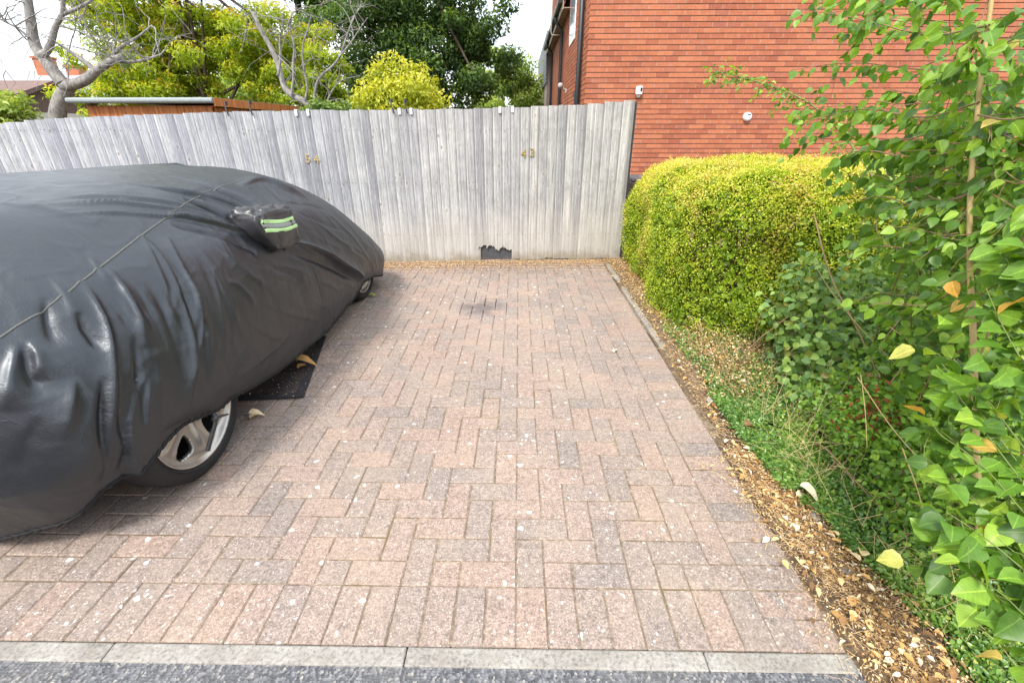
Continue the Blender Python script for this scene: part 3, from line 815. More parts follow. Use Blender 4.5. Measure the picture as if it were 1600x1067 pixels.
# ================================================================== SHED
sh = empty('garden_shed', (-4.9, 6.5, 0), 0, 'orange stained garden shed with grey felt roof behind the fence', 'shed')
SX0, SX1, SY0, SY1 = -0.80, 0.90, 0.06, 2.50
m = MB()
for i in range(17):
    m.box((SX0 + i * 0.1, SY0, 0.0), (SX0 + i * 0.1 + 0.094, SY0 + 0.02, 1.70))
o = m.build('cladding', M['shed'], sh); o['kind'] = 'stuff'
m = MB(); m.box((SX0 + 0.005, SY0 + 0.022, 0), (SX1 - 0.03, SY1, 1.69)); m.build('wall', M['shed'], sh)
m = MB()
for i in range(24):
    m.box((SX1 - 0.028, SY0 + i * 0.1, 0.0), (SX1 - 0.008, SY0 + i * 0.1 + 0.094, 1.68))
o = m.build('cladding', M['shed'], sh); o['kind'] = 'stuff'
m = MB(); m.box((-0.93, -0.02, 1.765), (0.95, 2.6, 1.79)); m.tube([(-0.95, -0.02, 1.755), (0.955, -0.02, 1.755)], [0.034, 0.034], 10); m.build('roof', M['felt'], sh)
m = MB(); m.box((0.952, -0.02, 1.69), (0.975, 2.62, 1.785)); m.build('fascia', M['shed'], sh)

# ================================================================== TREES
def tree_leaves(C, r, n, size, mat, name, parent, tintf=None, flat=0.5, shape='rhomb', asp=0.5):
    """leaves in clumps: C clump centres (k,3), r clump radii"""
    C = np.asarray(C, float); r = np.asarray(r, float)
    p = r ** 2 / (r ** 2).sum()
    idx = RNG.choice(len(C), n, p=p)
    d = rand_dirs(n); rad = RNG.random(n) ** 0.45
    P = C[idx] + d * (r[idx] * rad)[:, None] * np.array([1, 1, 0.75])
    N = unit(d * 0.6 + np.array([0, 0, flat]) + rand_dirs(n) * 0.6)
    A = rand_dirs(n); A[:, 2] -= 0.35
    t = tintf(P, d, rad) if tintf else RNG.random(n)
    s = size * RNG.uniform(0.6, 1.25, n)
    return link(name, leaf_mesh(name, P, A, N, s, s * asp, t, mat, shape), parent)

def clumps(c, rad, n, r0, r1, hollow=0.35):
    d = rand_dirs(n); rr = (hollow + (1 - hollow) * RNG.random(n)) 
    P = np.array(c) + d * rr[:, None] * np.array(rad)
    return P, RNG.uniform(r0, r1, n)

def limb_mesh(lines, r0, name, mat, parent, Y=None, taper=0.25, jit=0.0, n=7):
    m = MB()
    for pts, ra in lines:
        k = len(pts)
        rad = [ra * (1 - (1 - taper) * i / max(1, k - 1)) for i in range(k)]
        m.tube(pts, rad, n)
    return m.build(name, mat, parent, True)

def smooth_line(pts, it=2):
    pts = [Vector(p) for p in pts]
    for _ in range(it):
        q = [pts[0]]
        for a, b in zip(pts[:-1], pts[1:]):
            q += [a * 0.75 + b * 0.25, a * 0.25 + b * 0.75]
        q.append(pts[-1]); pts = q
    return pts

def twigs_from(lines, n, l0, l1, r, up=0.3, droop=0.0):
    out_ = []
    for _ in range(n):
        pts, ra = random.choice(lines)
        i = random.randrange(max(1, len(pts) // 3), len(pts))
        p = Vector(pts[i]); d = Vector((random.gauss(0, 1), random.gauss(0, 0.8), random.gauss(up, 0.6))).normalized()
        ln = random.uniform(l0, l1); q = [p]
        for s in range(5):
            d = (d + Vector((random.gauss(0, .25), random.gauss(0, .25), random.gauss(0, .25) - droop))).normalized()
            q.append(q[-1] + d * ln / 5)
        out_.append((q, r * random.uniform(0.5, 1.1)))
    return out_

# the two bare trees (limb lines measured on the photograph, depth varied limb by limb)
LIMB = {'trunk': [(-7.56, -0.1), (-7.56, 0.8), (-7.55, 1.53), (-7.42, 1.76), (-7.22, 1.98), (-7.1, 2.09)],
 'A': [(-7.19, 2.06), (-7.3, 2.25), (-7.38, 2.4), (-7.46, 2.54), (-7.46, 2.71), (-7.41, 2.91), (-7.37, 3.14), (-7.29, 3.44), (-7.2, 3.9)],
 'A2': [(-7.39, 2.44), (-7.24, 2.49), (-7.11, 2.63), (-6.96, 2.83), (-6.78, 2.97), (-6.72, 3.14), (-6.54, 3.44), (-6.4, 3.9)],
 'A3': [(-6.78, 2.97), (-6.58, 3.03), (-6.38, 3.11), (-6.2, 3.21), (-6.0, 3.4)],
 'B': [(-7.2, 2.03), (-6.97, 2.06), (-6.74, 2.12), (-6.55, 2.23), (-6.36, 2.31), (-6.19, 2.37), (-6.02, 2.42)],
 'B2': [(-6.6, 2.23), (-6.7, 2.35), (-6.83, 2.44), (-6.93, 2.52), (-7.06, 2.6)],
 'B3': [(-6.36, 2.31), (-6.22, 2.46), (-6.01, 2.58), (-5.78, 2.66), (-5.48, 2.82)],
 'B4': [(-6.19, 2.37), (-6.0, 2.35), (-5.73, 2.4), (-5.51, 2.46)],
 'C': [(-7.45, 2.67), (-7.54, 2.79), (-7.66, 2.85), (-7.78, 2.91)],
 'D': [(-6.96, 2.83), (-6.76, 2.79), (-6.5, 2.71), (-6.37, 2.54)],
 'E': [(-3.5, -0.1), (-3.6, 1.2), (-3.84, 1.78), (-4.01, 1.91), (-4.17, 1.98), (-4.29, 2.08), (-4.32, 2.28), (-4.35, 2.52), (-4.43, 2.73), (-4.52, 2.92), (-4.61, 3.11), (-4.65, 3.26)],
 'E2': [(-4.14, 1.98), (-4.03, 2.24), (-3.99, 2.48), (-3.89, 2.72), (-3.93, 2.96), (-3.83, 3.18)],
 'E3': [(-3.91, 1.89), (-3.81, 2.11), (-3.84, 2.4), (-3.81, 2.72), (-3.66, 2.96), (-3.56, 3.18)],
 'F': [(-3.6, 1.2), (-3.76, 1.8), (-3.71, 2.06), (-3.58, 2.28), (-3.36, 2.4), (-3.18, 2.56), (-3.05, 2.8), (-2.95, 2.99), (-2.82, 3.18)],
 'F2': [(-3.18, 2.56), (-2.95, 2.76), (-2.77, 2.96), (-2.6, 3.14)],
 'G': [(-4.32, 2.28), (-4.19, 2.56), (-4.16, 2.8), (-4.02, 3.04), (-4.0, 3.18)],
 'H': [(-3.58, 1.5), (-3.51, 1.89), (-3.42, 2.02)]}
LR = {'trunk': .13, 'A': .095, 'A2': .055, 'A3': .03, 'B': .085, 'B2': .045, 'B3': .03, 'B4': .03, 'C': .02, 'D': .02,
      'E': .07, 'E2': .03, 'E3': .025, 'F': .032, 'F2': .015, 'G': .025, 'H': .03}
def bare_tree(keys, Y, name, label, ntw, base):
    root = empty(name, base, 0, label, 'tree')
    lines = []
    for k in keys:
        dy = random.uniform(-0.15, 0.15)
        p = [(a - base[0], Y + (dy * i / 6) - base[1], b) for i, (a, b) in enumerate(LIMB[k])]
        lines.append((smooth_line(p), LR[k]))
    m = MB()
    for k, (pts, ra) in zip(keys, lines):
        n = len(pts); tp = 0.72 if k in ('trunk',) else (0.45 if k in ('A', 'B', 'E') else 0.3)
        m.tube(pts, [ra * (1 - (1 - tp) * i / (n - 1)) for i in range(n)], 9)
    m.build('trunk', M['bark_grey'], root, True)
    br = [l for k, l in zip(keys, lines) if k not in ('trunk',)]
    t1 = twigs_from(br, ntw, 0.35, 0.9, 0.011, 0.5)
    t2 = twigs_from(t1, int(ntw * 2.2), 0.2, 0.6, 0.0055, 0.2, 0.02)
    t3 = twigs_from(t1, int(ntw * 0.8), 0.5, 1.0, 0.005, -0.5, 0.12)
    m = MB()
    for pts, ra in t1 + t2 + t3:
        n = len(pts); m.tube(pts, [ra * (1 - 0.6 * i / (n - 1)) for i in range(n)], 4, cap=False)
    o = m.build('twigs', M['bark_grey'], root, True); o['kind'] = 'stuff'
    return root
bare_tree(['trunk', 'A', 'A2', 'A3', 'B', 'B2', 'B3', 'B4', 'C', 'D'], 8.0, 'bare_tree', 'thick grey leafless tree with a forked trunk at the far left behind the fence', 60, (-7.56, 8.0, 0))
bare_tree(['E', 'E2', 'E3', 'F', 'F2', 'G', 'H'], 7.9 + 1.3, 'bare_tree', 'slender leafless grey tree behind the right end of the shed roof', 45, (-3.5, 9.2, 0))

def leafy_tree(name, label, base, trunk_h, tr, parts, n, size, mat, cat='tree', tintf=None, limbs=8, asp=0.5, bark='bark'):
    root = empty(name, base, 0, label, cat)
    m = MB()
    C = np.concatenate([p[0] for p in parts]); r = np.concatenate([p[1] for p in parts])
    top = Vector((C[:, 0].mean(), C[:, 1].mean(), C[:, 2].max() * 0.85))
    tp = smooth_line([(0, 0, -0.1), (random.uniform(-.1, .1), 0, trunk_h), top])
    m.tube(tp, [tr * (1 - 0.75 * i / (len(tp) - 1)) for i in range(len(tp))], 9)
    for _ in range(limbs):
        c = C[RNG.integers(len(C))]; s = tp[random.randrange(len(tp) // 3, len(tp) - 1)]
        mid = (s + Vector(c)) / 2 + Vector((random.gauss(0, .1), random.gauss(0, .1), random.uniform(0, .25)))
        pp = smooth_line([s, mid, Vector(c)])
        m.tube(pp, [tr * 0.38 * (1 - 0.8 * i / (len(pp) - 1)) for i in range(len(pp))], 6, cap=False)
    m.build('trunk', M[bark], root, True)
    tree_leaves(C, r, n, size, M[mat], 'crown', root, tintf, asp=asp)
    return root
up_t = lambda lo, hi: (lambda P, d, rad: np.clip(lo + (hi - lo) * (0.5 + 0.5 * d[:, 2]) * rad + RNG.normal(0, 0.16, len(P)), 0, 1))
# tall dark tree
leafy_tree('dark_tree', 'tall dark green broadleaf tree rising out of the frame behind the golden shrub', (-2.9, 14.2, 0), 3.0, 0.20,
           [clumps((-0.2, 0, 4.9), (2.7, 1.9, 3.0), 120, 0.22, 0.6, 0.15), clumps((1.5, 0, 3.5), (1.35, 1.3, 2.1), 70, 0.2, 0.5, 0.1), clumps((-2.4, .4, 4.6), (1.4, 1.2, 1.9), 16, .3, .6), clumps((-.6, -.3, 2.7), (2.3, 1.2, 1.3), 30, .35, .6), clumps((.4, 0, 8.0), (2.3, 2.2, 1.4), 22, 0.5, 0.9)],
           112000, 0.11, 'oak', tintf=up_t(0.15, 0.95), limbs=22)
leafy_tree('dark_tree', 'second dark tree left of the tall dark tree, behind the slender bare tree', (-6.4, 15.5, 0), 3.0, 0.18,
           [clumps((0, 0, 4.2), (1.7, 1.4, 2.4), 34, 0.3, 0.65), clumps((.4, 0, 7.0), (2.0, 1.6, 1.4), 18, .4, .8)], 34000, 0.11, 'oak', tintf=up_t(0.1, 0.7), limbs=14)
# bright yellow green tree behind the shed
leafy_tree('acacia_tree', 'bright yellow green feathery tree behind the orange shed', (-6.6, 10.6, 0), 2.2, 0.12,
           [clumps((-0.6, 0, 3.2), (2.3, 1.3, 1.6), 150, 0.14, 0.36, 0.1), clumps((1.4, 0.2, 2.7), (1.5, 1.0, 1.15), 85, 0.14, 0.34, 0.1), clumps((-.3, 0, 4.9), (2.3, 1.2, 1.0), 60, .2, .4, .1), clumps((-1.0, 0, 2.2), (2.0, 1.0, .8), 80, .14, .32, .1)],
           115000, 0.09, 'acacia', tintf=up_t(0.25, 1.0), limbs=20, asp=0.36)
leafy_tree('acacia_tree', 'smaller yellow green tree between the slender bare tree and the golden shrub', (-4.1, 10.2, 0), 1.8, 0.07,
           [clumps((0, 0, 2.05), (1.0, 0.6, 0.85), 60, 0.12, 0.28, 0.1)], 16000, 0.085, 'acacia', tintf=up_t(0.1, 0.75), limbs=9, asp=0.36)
# golden shrub
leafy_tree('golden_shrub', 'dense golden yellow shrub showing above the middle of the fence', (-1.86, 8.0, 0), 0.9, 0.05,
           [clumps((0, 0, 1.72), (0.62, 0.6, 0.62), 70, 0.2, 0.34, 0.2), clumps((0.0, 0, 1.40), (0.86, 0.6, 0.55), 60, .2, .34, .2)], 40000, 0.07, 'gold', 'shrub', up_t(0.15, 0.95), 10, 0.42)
# light tree by the building
leafy_tree('light_tree', 'light green loose tree in the gap left of the brick building', (0.35, 20.5, 0), 2.0, 0.09,
           [clumps((0, 0, 2.7), (1.2, 0.8, 1.7), 44, 0.3, 0.55, 0.1), clumps((-1.1, 0, 3.4), (0.9, .6, 1.4), 20, .25, .5, .2)], 11000, 0.12, 'lightgreen', tintf=up_t(0.1, 0.9), limbs=14)
# left shrub
leafy_tree('leafy_shrub', 'light green leafy shrub at the left edge behind the fence', (-7.35, 6.9, 0), 1.0, 0.04,
           [clumps((-.1, 0, 1.65), (0.62, 0.4, 0.55), 40, 0.10, 0.22, 0.1)], 6500, 0.085, 'lightgreen', 'shrub', up_t(0.2, 0.9), 8, 0.42)
leafy_tree('leafy_shrub', 'low dark green shrub behind the fence under the slender bare tree', (-3.2, 8.9, 0), 0.9, 0.04,
           [clumps((0, 0, 1.45), (0.75, 0.4, 0.5), 16, 0.15, 0.3)], 4200, 0.07, 'oak', 'shrub', up_t(0.3, 1.1), 8, 0.5)
hz = 0
for i, (x, y, h, rw, n, mt, lb) in enumerate(((-12.5, 22, 3.6, 2.4, 15000, 'lightgreen', 'pale green tree far behind the left bare tree'),
        (-7.5, 27, 4.2, 3.0, 17000, 'oak', 'distant dark tree seen through the gaps of the yellow green tree'),
        (-1.5, 27, 4.0, 2.6, 15000, 'lightgreen', 'distant light tree behind the golden shrub'),
        (0.6, 31, 2.6, 2.0, 9000, 'lightgreen', 'distant low pale tree beside the brick building wall'))):
    leafy_tree('far_tree', lb, (x, y, 0), 1.5, 0.12, [clumps((0, 0, h * 0.62), (rw, rw * .6, h * 0.42), 24, 0.35, 0.8)], n, 0.17, mt, tintf=up_t(0.1, 0.8), limbs=8)

# far houses at the left
def gable_house(name, label, x0, x1, y0, y1, ze, zr, roofmat, wallmat):
    root = empty(name, (x0, y0, 0), 0, label, 'house')
    W, D = x1 - x0, y1 - y0
    m = MB(); m.box((0, 0, 0), (W, D, ze)); m.build('wall', M[wallmat], root)
    m = MB(); e = 0.3
    for s in (0, 1):
        ya, yb = (-e, D / 2) if s == 0 else (D + e, D / 2)
        za = ze - e * (zr - ze) / (D / 2)
        V = [(-e, ya, za), (W + e, ya, za), (W + e, yb, zr), (-e, yb, zr)]
        V += [(a, b, c + 0.12) for a, b, c in V]
        m.add(V, [(0,1,2,3),(7,6,5,4),(0,4,5,1),(1,5,6,2),(2,6,7,3),(3,7,4,0)])
    m.add([(0, 0, ze), (0, D, ze), (0, D / 2, zr)], [(0, 1, 2)]); m.add([(W, 0, ze), (W, D, ze), (W, D / 2, zr)], [(0, 1, 2)])
    r = m.build('roof', M[roofmat], root)
    return root, r
h1, r1 = gable_house('slate_roof_house', 'distant house with pale slate roof and brick chimneys at the far left', -48, -31.5, 38, 46, 3.6, 5.6, 'slate', 'render')
for xx, zz in ((9.2, 6.5), (11.6, 5.9)):
    m = MB(); m.box((xx, 3.2, 4.8), (xx + 1.0, 4.2, zz)); m.box((xx - .08, 3.12, zz), (xx + 1.08, 4.28, zz + .15)); ch = m.build('chimney', M['brick_many'], r1)
gable_house('tiled_roof_house', 'low house with brown tiled roof at the left edge behind the fence', -24, -15.4, 14, 19, 1.9, 2.72, 'tile', 'render')

# unseen houses behind the camera and thicket right: added to darken the cover's reflections
oh, orf = gable_house('unseen_houses', 'unseen row of brick houses across the road, added for the cover to reflect', -22, 20, -24, -15, 5.2, 8.2, 'slate', 'brick_many')
for k_ in range(7):
    x_ = 2.0 + k_ * 6.0
    for z_ in (1.0, 3.4):
        m = MB(); m.box((x_, 8.99, z_), (x_ + 1.5, 9.06, z_ + 1.3)); wn = m.build('window', M['white'], oh)
        m = MB(); m.box((x_ + .08, 9.05, z_ + .08), (x_ + 1.42, 9.075, z_ + 1.22)); m.build('pane', M['glass'], wn)
    m = MB(); m.box((x_ + 3.0, 8.99, 0), (x_ + 3.95, 9.06, 2.1)); m.build('door', M['darkgrey'], oh)
leafy_tree('unseen_thicket', 'tall unseen thicket past the right edge, added to darken the cover reflections', (4.3, 0.6, 0), 1.0, 0.08,
           [clumps((0, 0, 1.3), (1.1, 1.9, 1.2), 46, 0.35, 0.6, 0.1)], 16000, 0.09, 'oak', 'shrub', up_t(0.2, 0.9), 10, 0.6)

# ================================================================== CAR AND COVER
CO, CA = (-2.285, 1.627), R(-1.5)
car = empty('parked_car', (CO[0], CO[1], 0), CA, 'parked car under the black cover with its silver alloy wheels showing', 'car')
m = MB()
m.box((-0.78, -0.42, 0.19), (0.78, 2.85, 0.42)); o = m.build('body', M['chassis'], car); bevel(o, 0.06, 3)
m = MB(); m.box((0.785, 0.38, 0.17), (0.835, 2.02, 0.34)); bevel(m.build('sill', M['paint'], car), 0.02, 3)
def wheel(y, side, spin):
    wx = (0.79 if y < 1 else 0.73) * side
    root = link('wheel', None, car, (wx, y, 0.31)); root.rotation_euler = (0, 0, 0 if side > 0 else math.pi)
    prof = [(-0.10, 0.20), (-0.105, 0.27), (-0.09, 0.300), (-0.04, 0.310), (0.04, 0.310), (0.080, 0.302), (0.098, 0.280), (0.103, 0.262), (0.094, 0.246), (0.07, 0.236), (-0.10, 0.20)]
    m = MB(); m.lathe(prof, 56, 'x', closed=True); t = m.build('tyre', M['rubber'], root, True)
    m = MB()
    for rr in (0.250, 0.262): m.lathe([(0.1005, rr - .002), (0.1045, rr), (0.1005, rr + .002)], 56, 'x')
    m.build('sidewall_ring', M['rubber'], root, True)
    m = MB(); m.lathe([(-0.09, 0.0), (-0.02, 0.0), (-0.02, 0.20), (-0.09, 0.21)], 32, 'x'); m.build('brake_disc', M['chassis'], root)
    # five-spoke disc with oval holes, built as a dished polar grid
    na, nr = 340, 54
    rs = np.linspace(0.018, 0.240, nr)
    V, F = [], []
    def dish(r, a):
        q = (a * 5 / (2 * math.pi)) % 1.0
        spoke = abs(q - 0.5) * 2                 # 0 at spoke axis, 1 mid hole
        d = 0.075 - 0.045 * math.cos(min(1, r / 0.2) * math.pi / 2) ** 2 * 0.6
        d += 0.018 * math.exp(-((r - 0.236) / 0.010) ** 2)
        d -= 0.020 * math.exp(-((r - 0.205) / 0.02) ** 2) * spoke
        d += 0.010 * math.exp(-(spoke / 0.22) ** 2) * (1 if r < 0.2 else 0)
        return d
    for i in range(na):
        a = 2 * math.pi * i / na
        for r in rs: V.append((dish(r, a), r * math.cos(a + spin), r * math.sin(a + spin)))
    hole = lambda r, a: (((a * 5 / (2 * math.pi)) % 1.0 - (1.0 if ((a * 5 / (2 * math.pi)) % 1.0) > .5 else 0.0)) * 2 * math.pi / 5 * 0.150 / (0.040 + 0.10 * (r - 0.11))) ** 2 + ((r - 0.150) / 0.055) ** 2 < 1
    for i in range(na):
        for j in range(nr - 1):
            a = 2 * math.pi * (i + .5) / na; r = (rs[j] + rs[j + 1]) / 2
            if hole(r, a): continue
            F.append((i * nr + j, i * nr + j + 1, ((i + 1) % na) * nr + j + 1, ((i + 1) % na) * nr + j))
    b = len(V)
    me = mesh_np('rim', np.array(V), F, M['alloy'], None, True)
    o = link('rim', me, root)
    md = o.modifiers.new('thick', 'SOLIDIFY'); md.thickness = 0.022; md.offset = -1
    m = MB(); m.lathe([(0.062, 0.0), (0.062, 0.03), (0.05, 0.036)], 20, 'x'); m.build('hub_cap', M['alloy'], root, True)
    m = MB(); m.lathe([(0.078, 0.2375), (0.05, 0.232), (-0.08, 0.222)], 56, 'x'); m.build('rim_barrel', M['alloy'], root, True)
    return root
wheel(0.0, 1, 0.35); wheel(2.30, 1, 0.9); wheel(0.0, -1, 0.2); wheel(2.36, -1, 0.1)

cov = empty('car_cover', (CO[0], CO[1], 0), CA, 'black cloth cover with folds draped over the parked car', 'car cover')
LV = [  # half width, rear y, front y, corner exponent, z at rear / y0.5 / y1.5 / front
    (0.905, -0.49, 2.92, 7.0, None),
    (0.940, -0.590, 2.99, 6.5, (0.40, 0.42, 0.42, 0.26)),
    (0.935, -0.61, 2.90, 4.8, (0.64, 0.68, 0.66, 0.42)),
    (0.875, -0.585, 2.77, 3.8, (0.84, 0.90, 0.87, 0.58)),
    (0.76, -0.49, 2.57, 3.8, (0.985, 1.035, 1.02, 0.76)),
    (0.62, -0.28, 2.30, 3.6, (1.12, 1.16, 1.13, 0.93)),
    (0.38, -0.04, 1.95, 3.2, (1.19, 1.222, 1.19, 1.07)),
    (0.002, 0.22, 1.55, 2.0, (1.235, 1.245, 1.225, 1.16))]
PERQ = (400, 70, 70, 340)
NS, NW = sum(PERQ), 190
def outline(hx, yr, yf, n):
    cy, hy = (yr + yf) / 2, (yf - yr) / 2
    pts = []
    for q in range(4):
        t = np.linspace(0, math.pi / 2, 400)
        c, s = np.abs(np.cos(t)) ** (2 / n), np.abs(np.sin(t)) ** (2 / n)
        if q == 0: X, Y = hx * c, cy + hy * s
        elif q == 1: X, Y = -hx * s, cy + hy * c
        elif q == 2: X, Y = -hx * c, cy - hy * s
        else: X, Y = hx * s, cy - hy * c
        d = np.r_[0, np.cumsum(np.hypot(np.diff(X), np.diff(Y)))]
        u = np.linspace(0, d[-1], PERQ[q], endpoint=False)
        pts.append(np.c_[np.interp(u, d, X), np.interp(u, d, Y)])
    return np.concatenate(pts)
HEMY = [-0.62, -0.52, -0.45, -0.36, -0.28, -0.2, -0.1, 0.0, 0.1, 0.2, 0.31, 0.58, 1.25, 1.8, 2.05, 2.36, 2.68, 3.0]
HEMZ = [0.08, 0.11, 0.20, 0.25, 0.265, 0.30, 0.32, 0.29, 0.255, 0.265, 0.235, 0.18, 0.135, 0.19, 0.24, 0.20, 0.11, 0.06]
rows = []
for hx, yr, yf, n, zs in LV:
    p = outline(hx, yr, yf, n)
    if zs is None:
        z = np.interp(p[:, 1], HEMY, HEMZ)
        z = np.where(p[:, 1] < -0.42, np.minimum(z, 0.08 + 0.11 * np.clip((np.abs(p[:, 0]) - 0.4) / 0.45, 0, 1)), z)
    else:
        ym = np.array([yr, 0.5, 1.5, yf]); o_ = np.argsort(ym)
        z = np.interp(p[:, 1], ym[o_], np.array(zs)[o_])
    k = np.ones(13) / 13
    z = np.convolve(np.r_[z[-6:], z, z[:6]], k, 'valid')
    rows.append(np.c_[p, z])
rows = np.array(rows)                                        # levels x NS x 3
lev = np.linspace(0, len(LV) - 1, NW)
def catmull(Pk, t):
    i = np.clip(np.floor(t).astype(int), 0, len(Pk) - 2); f = (t - i)[:, None, None]
    p0 = Pk[np.clip(i - 1, 0, None)]; p1 = Pk[i]; p2 = Pk[i + 1]; p3 = Pk[np.clip(i + 2, None, len(Pk) - 1)]
    return 0.5 * ((2 * p1) + (-p0 + p2) * f + (2 * p0 - 5 * p1 + 4 * p2 - p3) * f ** 2 + (-p0 + 3 * p1 - 3 * p2 + p3) * f ** 3)
G = catmull(rows, lev)                                       # NW x NS x 3
def grid_normals(G):
    du = np.roll(G, -1, 1) - np.roll(G, 1, 1); dv = np.gradient(G, axis=0)
    N = np.cross(du, dv); return N / np.maximum(np.linalg.norm(N, axis=2, keepdims=True), 1e-9)
GN = grid_normals(G)
